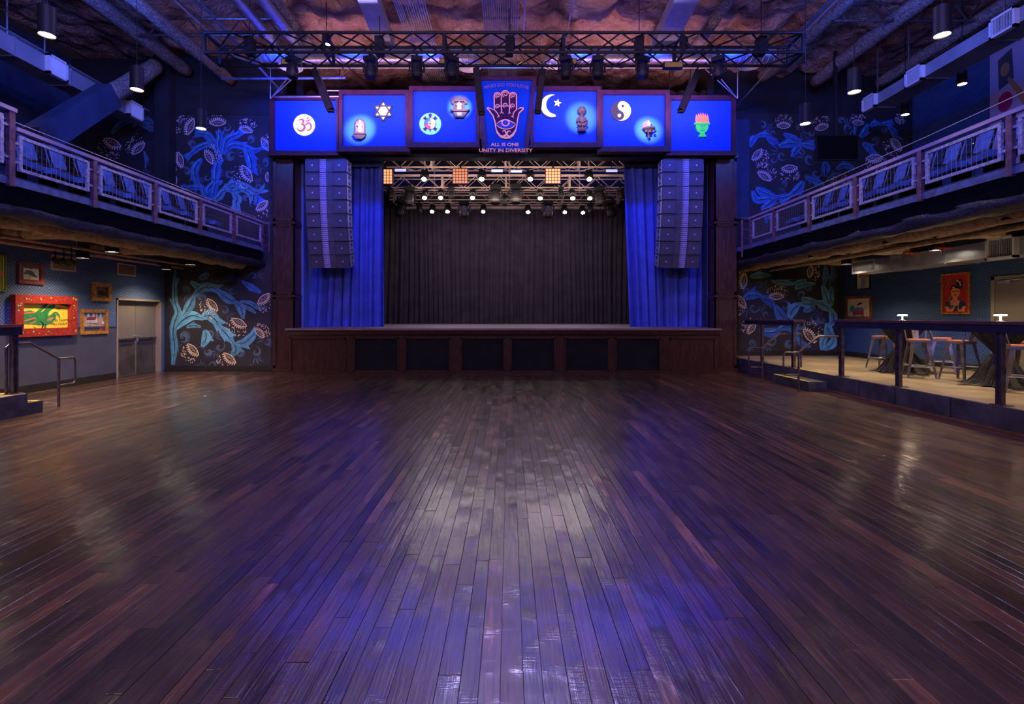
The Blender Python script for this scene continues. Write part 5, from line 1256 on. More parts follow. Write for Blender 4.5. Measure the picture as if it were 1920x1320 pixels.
pm('frame_red', (.42,.03,.02), c2=(.22,.015,.012), vscale=25); pm('paint_yellow', (.80,.62,.05), var=.08); pm('paint_green', (.03,.22,.06), var=.3, vscale=12); pm('paint_pink', (.75,.16,.12)); pm('paint_black', (.015,.012,.012)); pm('dot_green', (.12,.25,.08)); pm('dot_yellow', (.75,.6,.15)); pm('frame_dkred', (.13,.02,.025), var=.3); pm('paint_white', (.68,.66,.60), var=.05); pm('paint_grey', (.10,.11,.12), var=.4, vscale=30); pm('frame_gold', (.50,.24,.03), c2=(.22,.08,.01), vscale=15); pm('canvas_brown', (.18,.07,.015), c2=(.05,.02,.006), vscale=14); pm('frame_wood', (.20,.06,.025), var=.3, vscale=10, stretch=(1,6,1)); pm('canvas_cream', (.72,.60,.38), var=.05); pm('village_ground', (.48,.33,.27), var=.15, vscale=18); pm('roof_red', (.28,.04,.07)); pm('tree_teal', (.05,.15,.15)); pm('sky_pale', (.55,.55,.55)); pm('skin', (.62,.22,.08)); pm('canvas_red', (.40,.015,.012), var=.15, vscale=4); pm('dress_navy', (.015,.03,.06)); pm('goat_blue', (.16,.14,.55)); pm('goat_red', (.65,.05,.03)); pm('goat_green', (.02,.35,.18)); pm('shirt_rose', (.55,.30,.28)); pm('jeans', (.25,.38,.45)); pm('vent_tan', (.30,.20,.14)); pm('vent_frame', (.60,.42,.36)); pm('banner_lilac', (.34,.30,.42)); pm('branch_dark', (.05,.06,.07)); pm('branch_tan', (.32,.18,.07)); pm('flower_red', (.40,.02,.03)); pm('flower_plum', (.30,.01,.10)); pm('leaf_green', (.10,.20,.05))
XW = XL
# big yellow bird picture
t, f, fw, fh = picture(19, 137, 554.5, 630, XW, 'large red dotted frame with a yellow painting of a green bird', M['frame_red'], 12, M['paint_black'], 26)
def Z(x, y): return ((x-160)/10.3, (y-110)/6.8)
def ZL(*p): return [Z(q[0], q[1]) + ((q[2]/10.3,) if len(q) > 2 else ()) for q in p]
mb = MB(); poly(mb, f, ZL((290,228),(560,216),(780,228),(950,262),(1085,292),(1112,312),(1116,655),(1085,690),(290,712)), 6, thick=4); mb.build('yellow_panel', M['paint_yellow'], t)
mb = MB()
poly(mb, f, ZL((290,400),(360,370),(440,358),(520,390),(560,350),(690,235),(725,240),(700,290),(590,400),(640,370),(750,270),(840,255),(840,300),(740,380),(720,450),(770,430),(810,390),(850,378),(890,390),(920,430),(930,490),(915,495),(890,450),(860,445),(850,500),(800,570),(700,600),(590,605),(480,590),(400,580),(290,580)), 7.5)
poly(mb, f, ZL((660,590),(700,590),(690,660),(650,695),(600,692),(650,670)), 7.5)
mb.build('green_bird', M['paint_green'], t)
mb = MB()
for q in (((330,410,20),(420,400,34),(510,395,20)),((310,545,14),(420,510,30),(520,485,26)),((410,590,10),(460,565,26),(520,540,24)),((700,530,20),(750,510,50),(805,475,26))): ribbon(mb, f, ZL(*q), 2, 8.4)
disc(mb, f, *Z(852,418), 1.6, 8.4, 10); mb.build('pink_feathers', M['paint_pink'], t)
mb = MB(); ribbon(mb, f, ZL((590,540,10),(635,580,20),(620,650,22),(560,675,18),(480,630,14)), 2, 9)
text(mb, f, 'BIG-HOT', *Z(970,340), 6.0, 8.6, 20, rot=.03); text(mb, f, 'EL FAITH', *Z(950,545), 6.2, 8.6, 21, rot=-.02); text(mb, f, 'MILLTROUT', *Z(915,610), 6.0, 8.6, 27, rot=-.05)
mb.build('black_lettering', M['paint_black'], t)
rr = random.Random(5); m1, m2 = MB(), MB()
for i in range(44):
    e = rr.random()
    if e < .35: p = (rr.uniform(2,98), rr.choice((fh*.5, 100-fh*.5))+rr.uniform(-3,3))
    elif e < .7: p = (rr.choice((6, 94))+rr.uniform(-3,3), rr.uniform(4,96))
    else: p = (rr.uniform(2,98), rr.choice((fh*.4, 100-fh*.4))+rr.uniform(-4,4))
    r_ = rr.uniform(.6,2.0); disc(m1, f, p[0], p[1], r_, 27, 10, r_*1.5); disc(m2, f, p[0], p[1], r_*.5, 27.6, 8, r_*.75)
m1.build('green_dots', M['dot_green'], t, kind='stuff'); m2.build('yellow_dots', M['dot_yellow'], t, kind='stuff')
# small bird picture
t, f, fw, fh = picture(31.5, 80.5, 494, 533, XW, 'small picture of a dark bird in a scalloped dark red frame', M['frame_dkred'], 17, M['paint_white'], 9)
mb = MB(); ribbon(mb, f, [(26,53,4),(36,44,18),(50,46,22),(62,56,14),(74,66,2)], 4, 2); mb.build('dark_bird', M['paint_grey'], t)
mb = MB(); ribbon(mb, f, [(44,62),(46,72)], 1.2, 2.2, 1); ribbon(mb, f, [(50,62),(47,74)], 1.2, 2.2, 1); ribbon(mb, f, [(42,26,1),(50,23,5),(57,27,1)], 3, 2.2); ribbon(mb, f, [(60,58),(76,58)], 2, 2.3, 1); mb.build('bird_legs', M['paint_black'], t)
mb = MB()
for i in range(13): poly(mb, f, [(2+i*7.6,0),(8+i*7.6,0),(5+i*7.6,-5)], 8, thick=6); poly(mb, f, [(2+i*7.6,92),(6+i*7.6,92),(4+i*7.6,86)], 9.6)
for i in range(11): poly(mb, f, [(5,8+i*8),(11,10+i*8),(5,12+i*8)], 9.6); poly(mb, f, [(95,8+i*8),(89,10+i*8),(95,12+i*8)], 9.6)
mb.build('scallop_teeth', pm('tooth_pink', (.35,.16,.16)), t, kind='stuff')
# leftmost partly seen painting
t, f, fw, fh = picture(-32, 9.5, 476, 546, XW, 'partly seen green, orange and yellow painting at the left picture edge', M['dot_green'], 6, M['sym_green'] if 0 else pm('paint_lime', (.30,.42,.05)), 8)
mb = MB(); poly(mb, f, [(8,44),(90,44),(90,58),(8,58)], 3); mb.build('orange_band', pm('paint_orange', (.75,.22,.03)), t)
mb = MB(); poly(mb, f, [(85,6),(92,6),(92,94),(85,94)], 4); mb.build('yellow_edge', M['paint_yellow'], t)
# gold square
t, f, fw, fh = picture(171, 206, 530.5, 565, XW, 'small square gold-brown framed picture of a dark oval bird', M['frame_gold'], 18, M['canvas_brown'], 12)
mb = MB(); ribbon(mb, f, [(34,44,8),(45,50,26),(60,60,28),(72,66,8)], 4, 2.2); mb.build('dark_oval', M['paint_black'], t)
mb = MB(); ribbon(mb, f, [(28,38),(50,34),(78,44),(80,66),(60,74),(34,66)], 3, 1.8, 4, closed=False); mb.build('gold_scroll', M['frame_gold'], t)
# village painting
t, f, fw, fh = picture(149, 200.5, 580, 626.5, XW, 'gold framed village painting with a red roofed house', M['frame_gold'], 10, M['village_ground'], 10)
mb = MB(); poly(mb, f, [(11,11),(89,11),(89,30),(11,30)], 2); mb.build('sky', M['sky_pale'], t)
for i, q in enumerate((20,38,66,82)): mb = MB(); disc(mb, f, q, 22, 6, 2.6, 10, 8); mb.build('painted_tree', M['tree_teal'], t)
mb = MB(); poly(mb, f, [(24,32),(55,30),(60,44),(22,44)], 3); poly(mb, f, [(52,20),(54,12),(56,20),(56,31),(52,31)], 3.2); mb.build('red_roof', M['roof_red'], t)
mb = MB(); poly(mb, f, [(22,44),(52,44),(58,34),(61,42),(61,56),(22,52)], 3.4); poly(mb, f, [(77,52),(83,48),(88,54),(88,60),(77,60)], 3.4); mb.build('white_house', M['paint_white'], t)
mb = MB(); rr = random.Random(3)
for i in range(34): x_, y_ = rr.uniform(13,87), rr.uniform(56,88); ribbon(mb, f, [(x_,y_),(x_+rr.uniform(-2,2),y_+rr.uniform(2,5))], 1.3, 3, 1)
for i in range(7): x_ = 26+i*4.4; poly(mb, f, [(x_,47),(x_+1.5,47),(x_+1.5,50),(x_,50)], 3.8)
mb.build('tiny_people', M['paint_black'], t, kind='stuff')
mb = MB(); 
for i in range(10): disc(mb, f, 72+(i%4)*4.5, 74+(i//4)*4, 2.4, 2.8, 7)
mb.build('red_bushes', pm('bush_red', (.5,.05,.05)), t)
# return-air grilles on the left wall
for (a, b_, c_, d_, lb) in ((94, 141, 480, 508, 'nearer wall grille on the left wall behind hanging track lights'), (219, 253, 495, 517, 'farther tan wall grille above the grey double doors')):
    t, f, fw, fh = picture(a, b_, c_, d_, XW, lb, M['vent_frame'], 5, M['vent_tan'], 5, 'wall_grille', 'grille')
    mb = MB()
    for i in range(18): poly(mb, f, [(6+i*4.9,fh),(8.4+i*4.9,fh),(8.4+i*4.9,100-fh),(6+i*4.9,100-fh)], 3, thick=2)
    mb.build('louvre', M['vent_tan'], t)
for i, (px, py) in enumerate(((104,490),(120,492),(134,492))):
    Y = 10.2; c = W(px, py, Y)
    t = thing('track_light', c, 'small dark track light hanging before the left wall, %s from the left' % ordw(i), 'track light')
    MB().tube(c+Vector((0,0,.02)), (c.x, c.y, 3.0), .012).build('stem', M['blackmetal'], t)
    MB().tube(c+Vector((-.06,0,.05)), c+Vector((.09,.02,-.04)), .045, 10, .055).build('lamp_head', M['slate'], t)
# right wall pictures
XRW = XR
t, f, fw, fh = picture(1767, 1820.5, 512, 589, XRW, 'tall red portrait of a person with beads and flowered hair in a gold frame', M['frame_gold'], 4.5, M['canvas_red'], 9)
def Q(x, y): return ((x-1385)/3.92, (y-85)/5.68)
def QL(*p): return [Q(q[0], q[1]) + ((q[2]/3.92,) if len(q) > 2 else ()) for q in p]
mb = MB(); poly(mb, f, QL((1430,520),(1450,480),(1500,470),(1560,510),(1620,500),(1680,470),(1715,500),(1720,560),(1690,600),(1640,610),(1540,610),(1450,580)), 2.4); mb.build('navy_dress', M['dress_navy'], t)
mb = MB(); poly(mb, f, QL((1515,330),(1535,300),(1580,290),(1630,300),(1645,340),(1635,385),(1610,420),(1605,450),(1640,480),(1620,530),(1570,545),(1510,520),(1500,470),(1540,450),(1545,420),(1520,385)), 3)
poly(mb, f, QL((1435,545),(1475,545),(1510,590),(1560,545),(1575,560),(1540,615),(1460,620)), 3); poly(mb, f, QL((1720,545),(1680,545),(1650,595),(1600,570),(1620,615),(1700,620)), 3); mb.build('face_and_arms', M['skin'], t)
mb = MB(); poly(mb, f, QL((1510,310),(1530,260),(1560,240),(1590,280),(1580,200),(1600,170),(1660,180),(1680,240),(1670,290),(1640,310),(1580,290),(1540,300)), 3.6)
ribbon(mb, f, QL((1535,345,5),(1555,338,8),(1575,346,4)), 1, 4); ribbon(mb, f, QL((1590,346,4),(1610,338,8),(1630,345,5)), 1, 4); ribbon(mb, f, QL((1565,388,8),(1580,385,10),(1595,388,8)), 1, 4); mb.build('dark_hair', M['paint_black'], t)
mb = MB()
for x_, y_ in ((1555,285),(1610,195),(1640,215),(1650,250)): disc(mb, f, *Q(x_, y_), 4, 4.2, 8, 3)
for i in range(10): disc(mb, f, *Q(1510+i*2, 480+i*13), 1.4, 4.3, 6, 1); disc(mb, f, *Q(1630-i*1, 470+i*13), 1.4, 4.3, 6, 1)
for i in range(9): disc(mb, f, *Q(1535+i*10, 470+28*math.sin(i/8*PI)), 2, 4.3, 6, 1.5)
mb.build('beads_and_flowers', pm('bead', (.45,.35,.28)), t, kind='stuff')
mb = MB(); ribbon(mb, f, QL((1430,290,8),(1470,230,18),(1510,150,6)), 1, 2.1); ribbon(mb, f, QL((1470,480,10),(1500,420,22),(1520,380,8)), 1, 2.1); ribbon(mb, f, QL((1690,250,6),(1710,330,14),(1740,380,6)), 1, 2.1); mb.build('green_leaves', M['leaf_green'], t)
t, f, fw, fh = picture(1587, 1636, 555, 598, XRW, 'picture of a striped horned beast and small bird in a brown frame', M['frame_wood'], 7, M['canvas_cream'], 9)
def Q2(x, y): return ((x-50)/3.65, (y-395)/3.4)
def Q2L(*p): return [Q2(q[0], q[1]) + ((q[2]/3.65,) if len(q) > 2 else ()) for q in p]
mb = MB(); poly(mb, f, Q2L((150,620),(160,580),(220,560),(290,570),(305,600),(305,625),(150,625)), 2.5); mb.build('blue_back', M['goat_blue'], t)
mb = MB(); poly(mb, f, Q2L((150,620),(305,612),(305,655),(200,658),(150,645)), 3); mb.build('red_belly', M['goat_red'], t)
mb = MB(); poly(mb, f, Q2L((105,570),(120,555),(112,510),(130,550),(150,500),(150,550),(175,530),(170,580),(155,620),(120,650),(110,610)), 3.4); mb.build('green_head', M['goat_green'], t)
mb = MB()
for x_ in (155,178,275,298): ribbon(mb, f, Q2L((x_,640,12),(x_+4,700,8)), 1, 2.2, 1)
ribbon(mb, f, Q2L((150,640,10),(220,665,16),(300,655,10)), 1, 3.3); ribbon(mb, f, Q2L((305,585),(330,575),(330,550)), 1.2, 2.6); ribbon(mb, f, Q2L((205,535,4),(240,515,26),(290,500,10)), 1, 2.6); ribbon(mb, f, Q2L((240,520,8),(250,485,10)), 1, 2.7, 1); ribbon(mb, f, Q2L((345,700,2),(350,640,8)), 1, 2.6, 1)
mb.build('black_outlines', M['paint_black'], t)
t, f, fw, fh = picture(1606, 1633, 500, 543, XRW, 'narrow framed picture of a standing figure in pale clothes', M['paint_black'], 6, M['canvas_cream'], 7)
mb = MB(); poly(mb, f, [(38,10),(62,10),(70,60),(34,62),(30,30)], 2.2); mb.build('rose_shirt', M['shirt_rose'], t)
mb = MB(); poly(mb, f, [(36,60),(68,60),(66,92),(54,92),(52,72),(48,92),(36,92)], 2.6); mb.build('blue_trousers', M['jeans'], t)
mb = MB(); ribbon(mb, f, [(66,12,4),(80,34,7),(70,50,4)], 1, 2.9); ribbon(mb, f, [(34,20),(28,44)], 5, 2.9, 1); disc(mb, f, 50, 8, 7, 2.9, 10, 4); mb.build('dark_arms', M['paint_black'], t)
# painted banner upstairs right
f, c = sidef(XUR-.0, 1857, 1960, 60, 250); Ya = XUR*F/(1857-VX)
z0_ = 5.0
t = thing('painted_banner', (XUR, Ya-1, z0_), 'pale wall banner of a flowering branch above the right balcony', 'banner')
def f(u, v, d=0): return (XUR-.01-d*.004, Ya-2.4*u/100, 8.45+(4.9-8.45)*v/100)
mb = MB(); poly(mb, f, [(0,0),(100,0),(100,100),(0,100)], 1, thick=1); mb.build('ground', M['banner_lilac'], t)
mb = MB(); ribbon(mb, f, [(8,104,9),(14,78,8),(16,58,5),(14,48,3)], 3, 2, 8); ribbon(mb, f, [(12,88,6),(30,76,10),(52,60,12),(70,36,14),(84,10,10)], 3, 2.4, 8); poly(mb, f, [(9,8),(24,4),(26,26),(10,30)], 2.2); mb.build('dark_branch', M['branch_dark'], t)
mb = MB(); ribbon(mb, f, [(20,24,3),(32,38,5),(40,52,6),(38,70,5)], 3, 3, 6); ribbon(mb, f, [(38,46,5),(44,34,3),(46,24,1.5)], 3, 3.2, 6); ribbon(mb, f, [(14,112,14),(40,92,16),(70,76,10)], 3, 2.8, 6); mb.build('tan_branch', M['branch_tan'], t)
mb = MB(); disc(mb, f, 17, 40, 8, 3.6, 14, 7); mb.build('plum_flower', M['flower_plum'], t)
mb = MB(); disc(mb, f, 48, 18, 7, 3.6, 14, 6); disc(mb, f, 9, 78, 3, 3.6, 10, 3); disc(mb, f, 17, 40, 2.5, 4.2, 10, 2.2); mb.build('red_flower', M['flower_red'], t)
mb = MB(); disc(mb, f, 17, 17, 5, 3.8, 12, 5); mb.build('amber_flower', M['branch_tan'], t)
# ------------------------------------------------------------------ doors
DYm = (DY0+DY1)/2
t = thing('door_1', (XL-.12, DYm, 0), 'grey double doors with steel kickplates in the left wall', kind='structure')
xd = XL-.12
mb = MB(); 
for y0_, y1_ in ((DY0, DY0+.05),(DY1-.05, DY1)): mb.box(XL-.2, XL+.015, y0_, y1_, 0, DH)
mb.box(XL-.2, XL+.015, DY0, DY1, DH-.05, DH); mb.build('frame', pm('door_frame_paint', (.26,.21,.17)), t)
for y0_, y1_, hs in ((DY0+.05, DYm-.004, 1), (DYm+.004, DY1-.05, -1)):
    d_ = MB().box(xd-.045, xd, y0_, y1_, .01, DH-.05).build('door_leaf', M['grey_door'], t)
    MB().box(xd, xd+.004, y0_+.02, y1_-.02, .03, .86).build('kickplate', M['kick'], d_)
    mb = MB(); mb.box(xd, xd+.05, y0_+.06, y1_-.04, .93, .99); mb.box(xd, xd+.085, y0_+.08, y1_-.08, .97, 1.01); mb.build('push_bar', M['rawsteel'], d_)
    ym = y1_-.06 if hs > 0 else y0_+.06
    mb = MB(); mb.box(xd, xd+.02, ym-.03, ym+.03, .9, 1.08); mb.tube((xd+.01,ym,1.05),(xd+.07,ym,1.05),.012); mb.tube((xd+.07,ym-.06*hs,1.05),(xd+.07,ym,1.05),.01); mb.build('door_handle', M['galv'], d_)
t = thing('door_2', (XR-.03, 9.9, PZ), 'grey door with closer at the near end of the right wall', kind='structure')
Y1_, Y0_ = yk(XR, 1861), yk(XR, 1861)-1.1; zt = H+(VY-519)/F*yk(XR,1861)
mb = MB(); mb.box(XR-.04, XR, Y1_-.08, Y1_, PZ, zt); mb.box(XR-.04, XR, Y0_, Y0_+.08, PZ, zt); mb.box(XR-.04, XR, Y0_, Y1_, zt-.08, zt); mb.build('frame', pm('door_frame_paint2', (.20,.18,.15)), t)
d_ = MB().box(XR-.02, XR-.004, Y0_+.08, Y1_-.08, PZ, zt-.08).build('door_leaf', M['grey_door'], t)
mb = MB(); mb.box(XR-.09, XR-.02, Y1_-.45, Y1_-.2, zt-.16, zt-.10); mb.tube((XR-.08,Y1_-.3,zt-.11),(XR-.1,Y1_-.75,zt-.09),.01); mb.build('door_closer', M['galv'], d_)
# ------------------------------------------------------------------ tv + speakers on murals
c0, c1 = W(1531,300,13.6), W(1610,253,13.6)
t = thing('television', (c0.x/2+c1.x/2, 13.6, c0.z), 'black switched-off television hanging before the right upper mural', 'television')
MB().box(c0.x, c1.x, 13.6, 13.66, c0.z, c1.z).build('casing', M['black'], t)
MB().box(c0.x+.02, c1.x-.02, 13.592, 13.6, c0.z+.02, c1.z-.02).build('screen', M['tv'], t)
MB().box((c0.x+c1.x)/2-.04, (c0.x+c1.x)/2+.04, 13.66, 13.72, c0.z+.2, 8.9).build('mount', M['black'], t)
def wspk(px0, px1, py0, py1, Y, label, box):
    a, b_ = W(px0, py1, Y), W(px1, py0, Y); t = thing('wall_speaker', ((a.x+b_.x)/2, Y, a.z), label, 'speaker')
    MB().box(a.x, b_.x, Y, Y+.3, a.z, b_.z).build('cabinet', M['black'], t)
    MB().box(a.x+.02, b_.x-.02, Y-.012, Y, a.z+.02, b_.z-.02).build('grille', M['blackmetal'], t)
    MB().box((a.x+b_.x)/2-.03, (a.x+b_.x)/2+.03, Y+.1, Y+.16, b_.z, 3.35).build('bracket', M['blackmetal'], t)
wspk(399, 434, 506, 527, 13.9, 'black speaker hung before the left lower mural', 0)
wspk(1459, 1494, 503, 524, 14.9, 'black speaker hung before the right lower mural', 0)
# ------------------------------------------------------------------ drink rails and handrails
def drink_rail(name, X, s, ya, yb, posts, zt, zb, label, baseZ):
    t = thing(name, (X, (ya+yb)/2, baseZ), label, 'railing')
    a, b_ = sorted((X-s*.04, X+s*.26))
    MB().box(a, b_, ya, yb, zt-.045, zt).build('counter_top', M['railtop2'], t)
    a, b_ = sorted((X-s*.02, X+s*.02)); MB().box(a, b_, ya, yb, zb, zt-.045).build('apron', M['railtop3'], t)
    for y in posts:
        mb = MB(); mb.box(X+s*.02-.03, X+s*.02+.03, y-.045, y-.035, baseZ, zt-.045); mb.box(X+s*.02-.03, X+s*.02+.03, y+.035, y+.045, baseZ, zt-.045); mb.box(X+s*.02-.006, X+s*.02+.006, y-.035, y+.035, baseZ, zt-.045)
        p = mb.build('post', M['rawsteel2'], t); MB().box(X+s*.03-.07, X+s*.03+.09, y-.10, y+.10, baseZ, baseZ+.01).build('base_plate', M['rawsteel2'], p)
M['railtop2'] = mat('dark_varnished_rail_top', (.09,.03,.04), .35, var=.3, vscale=5, stretch=(6,1,6))
M['railtop3'] = mat('navy_steel_apron', (.02,.018,.04), .4, .2, var=.2)
M['rawsteel2'] = mat('dark_raw_steel', (.10,.075,.08), .4, .6, var=.4, vscale=9)
drink_rail('drink_rail', XP+.04, 1, 4.2, 10.36, [5.15, 6.9, 8.7, 10.2], 1.52, 1.36, 'long drink rail on steel posts along the right platform edge', PZ)
drink_rail('drink_rail', XP+.04, 1, 11.82, 14.3, [11.92, 13.4], 1.50, 1.36, 'short drink rail on the right platform beside the stage', PZ)
drink_rail('drink_rail', -7.9, -1, 2.5, 8.03, [4.2, 7.93], 1.46, 1.29, 'drink rail on the left platform, at the left picture edge', .35)
def handrail(pts, loop, label, posts):
    t = thing('handrail', pts[0], label, 'handrail')
    MB().path(pts, .021, 8).build('rail', M['rawsteel2'], t, smooth=True)
    MB().path(loop, .016, 8).build('end_loop', M['rawsteel2'], t, smooth=True)
    for a, b_ in posts:
        p = MB().tube(a, b_, .021, 8).build('post', M['rawsteel2'], t, smooth=True)
for y, lb in ((10.46, 'nearer stair handrail at the right platform steps'), (11.97, 'farther stair handrail at the right platform steps')):
    x0_ = 6.1; dz = 0
    zl = H+(VY-661)/F*y if y < 11 else H+(VY-652)/F*y; zh = zl+.34
    handrail([(x0_, y, zl), (x0_+.42, y, zh), (7.0, y, zh), (7.04, y, zh-.04), (7.04, y, PZ)], [(x0_, y, zl), (x0_-.28, y, zl), (x0_-.32, y, zl-.04), (x0_-.32, y, zl-.43), (x0_-.28, y, zl-.47), (x0_, y, zl-.47)], lb, [((x0_, y, 0), (x0_, y, zl))])
zl, zh = .84, 1.15
handrail([(-7.95, 8.75, zl), (-7.95, 8.22, zh), (-7.97, 7.93, zh), (-7.97, 7.86, zh-.05), (-7.97, 7.86, .35)], [(-7.95, 8.75, zl), (-7.95, 9.04, zl), (-7.95, 9.08, zl-.04), (-7.95, 9.08, zl-.43), (-7.95, 9.04, zl-.47), (-7.95, 8.75, zl-.47)], 'stair handrail at the end of the left platform', [((-7.95, 8.75, 0), (-7.95, 8.75, zl))])
# ------------------------------------------------------------------ stools and tables
sp = local('bar_stool', 'metal bar stool', 'stool')
SHt = .76
for sx_ in (-1, 1):
    for sy in (-1, 1):
        mb = MB(); top = Vector((sx_*.135, sy*.135, SHt-.04)); bot = Vector((sx_*.23, sy*.23, 0)); n = 6
        vs = []
        for i in range(n+1):
            q = i/n; c = top.lerp(bot, q); w = (.055-.034*q)
            vs += [c+Vector((-sx_*w, sy*.008, 0)), c+Vector((sx_*.012, sy*.012, 0)), c+Vector((sx_*.008, -sy*w, 0)), c+Vector((-sx_*.004, -sy*.004, 0))]
        fs = [(i*4+j, i*4+(j+1)%4, (i+1)*4+(j+1)%4, (i+1)*4+j) for i in range(n) for j in range(4)]+[(0,1,2,3),(n*4+3,n*4+2,n*4+1,n*4)]
        mb.add(vs, fs); l = mb.build('leg', M['stool_metal'], sp)
        MB().tube(bot, bot+Vector((0,0,.05)), .014, 8).build('foot_cap', M['galv'], l)
for i, (p, q) in enumerate((((-.2,-.2),(.2,-.2)),((.2,-.2),(.2,.2)),((.2,.2),(-.2,.2)),((-.2,.2),(-.2,-.2)))):
    z = .26 if i % 2 else .22
    MB().tube((p[0]*.99,p[1]*.99,z),(q[0]*.99,q[1]*.99,z), .010, 8).build('foot_rest', M['galv'], sp)
mb = MB(); mb.box(-.16,.16,-.16,.16,SHt-.06,SHt-.012); mb.build('seat_pan', M['stool_metal'], sp)
mb = MB(); pts = []
for i in range(24): a = 2*PI*i/24; c_, s_ = math.cos(a), math.sin(a); r_ = .175/max(abs(c_), abs(s_))**.75*.98; pts.append((r_*c_*.95, r_*s_*.95))
mb.prism(pts, lambda u, v, d: (u, v, SHt+d), -.012, .012); mb.build('seat', M['stool_wood'], sp)
for sx_ in (-1, 1): MB().path([(sx_*.155,-.15,SHt-.03),(sx_*.17,-.19,SHt+.12),(sx_*.19,-.235,SHt+.27),(sx_*.17,-.24,SHt+.30),(0,-.265,SHt+.315)], .011, 8).build('back_tube', M['stool_metal'], sp, smooth=True)
mb = MB(); mb.grid(lambda u, v: ((u-.5)*(.09+.04*v), -.165-.1*v-.012*math.sin(PI*u), SHt-.02+.33*v), 6, 6); mb.grid(lambda u, v: ((u-.5)*(.09+.04*v), -.161-.1*v-.012*math.sin(PI*u), SHt-.02+.33*v), 6, 6); mb.build('back_slat', M['stool_metal'], sp, smooth='all')
P = Proto(sp)
def at(px, Y): return ((px-VX)/F*Y, Y, PZ)
stools = [(1655, 11.72, .35, 'gunmetal bar stool with orange seat, farthest one, left of the farther table'), (1722, 10.08, 2.7, 'gunmetal bar stool with orange seat in front of the farther table'), (1766, 10.75, -2.3, 'gunmetal bar stool with orange seat right of the farther table'),
          (1802, 9.6, .2, 'gunmetal bar stool with orange seat left of the nearer table'), (1915, 8.05, -2.2, 'gunmetal bar stool with orange seat at the right picture edge'), (1919, 9.2, -2.8, 'gunmetal bar stool half hidden behind the nearer table')]
for px, Y, rz, lb in stools: P.put(at(px, Y), (0,0,rz), lb, 'bar stools on the right platform')
def table(px, Y, label, seed):
    c = Vector(at(px, Y)); t = thing('cocktail_table', c, label, 'table')
    mb = MB(); mb.lathe([(.38,1.105),(.40,1.11),(.40,1.13),(.38,1.135)], c, 32); mb.build('table_top', M['blackmetal'], t)
    MB().lathe([(.25,0),(.25,.02),(.04,.04),(.035,1.1)], c, 16).build('pedestal', M['blackmetal'], t)
    rr = random.Random(seed); ph = [rr.uniform(0,6.28) for _ in range(5)]
    prof = [(.415,1.145),(.42,1.10),(.40,1.0),(.33,.88),(.22,.74),(.12,.62),(.10,.58),(.13,.54),(.20,.42),(.27,.28),(.34,.14),(.42,.04),(.50,.008)]
    def fn(u, v):
        k = v*(len(prof)-1); i = min(int(k), len(prof)-2); q = k-i; r = prof[i][0]*(1-q)+prof[i+1][0]*q; z = prof[i][1]*(1-q)+prof[i+1][1]*q
        a = 2*PI*u; amp = .02+.11*(v**1.5)
        f_ = math.sin(a*13+ph[0]+v*1.5)*.6+math.sin(a*7+ph[1])*.3+math.sin(a*23+ph[2]-v*3)*.35
        r *= 1+amp*f_*1.6
        if v > .95: r += .05*math.sin(a*3+ph[3])+.04*math.sin(a*5+ph[4])
        return (c.x+r*math.cos(a), c.y+r*math.sin(a), c.z+z)
    cl = MB(); cl.grid(fn, 160, 40)
    cl.prism([(.413*math.cos(2*PI*i/40), .413*math.sin(2*PI*i/40)) for i in range(40)], lambda u, v, d: (c.x+u, c.y+v, c.z+d), 1.137, 1.147)
    cl.build('tablecloth', M['satin'], smooth=True, label='black satin cloth tied at the waist of the %s' % label.split(' under')[0].replace('round ', ''), cat='tablecloth', origin=c+Vector((0,0,0)))
    q = c+Vector((.0,0,1.148)); l = thing('table_lamp', q, 'small glowing mushroom lamp on the %s' % label.split(' under')[0].replace('round ', ''), 'lamp')
    MB().lathe([(.045,0),(.045,.008),(.012,.012)], q, 16).build('base', M['lampbody'], l); MB().lathe([(.012,.01),(.012,.095)], q, 12).build('stem', M['lamp_on'], l, smooth=True)
    MB().lathe([(.02,.095),(.085,.095),(.09,.105),(.08,.118),(.01,.12)], q, 20).build('shade', M['lamp_on'], l, smooth=True)
    pl = bpy.data.lights.new('table_lamp_light', 'POINT'); pl.energy = 4; pl.color = WARM; pl.shadow_soft_size = .05; po = bpy.data.objects.new('table_lamp_light', pl); col.objects.link(po); po.location = q+Vector((0,0,.2))
M['lampbody'] = mat('lamp_body', (.3,.25,.2), .4)
table(1692, 10.85, 'farther cocktail table under black cloth', 1)
table(1876, 8.8, 'nearer cocktail table under black cloth', 2)
# ------------------------------------------------------------------ house lights
def can_proto(name, r, h):
    o = local(name, 'black can light', 'pendant light')
    MB().lathe([(r*.3,h+.02),(r,h),(r,0),(r*.93,0),(r*.93,.02)], (0,0,0), 20, cap=False).build('can', M['blackmetal'], o, smooth=True)
    MB().lathe([(.001,.018),(r*.92,.018)], (0,0,0), 20, cap=False).build('lens', M['lamp_on'], o)
    MB().tube((0,0,h), (0,0,h+.05), .02).build('cap', M['blackmetal'], o)
    return o
o = can_proto('pendant_light', .105, .40); MB().tube((0,0,.4), (0,0,3.75), .006, 5).build('cord', M['blackmetal'], o)
P = Proto(o)
def warmspot(p, w=120, deg=100): spot('house_spot_light', (p[0], p[1], p[2]-.01), (p[0], p[1], 0), w, WARM, deg, .9, .07)
pend = [(-6.6, 7.08), (-6.6, 8.79), (-6.6, 10.62)]; pendr = [(6.1, 6.99), (6.1, 8.77), (6.1, 10.22)]
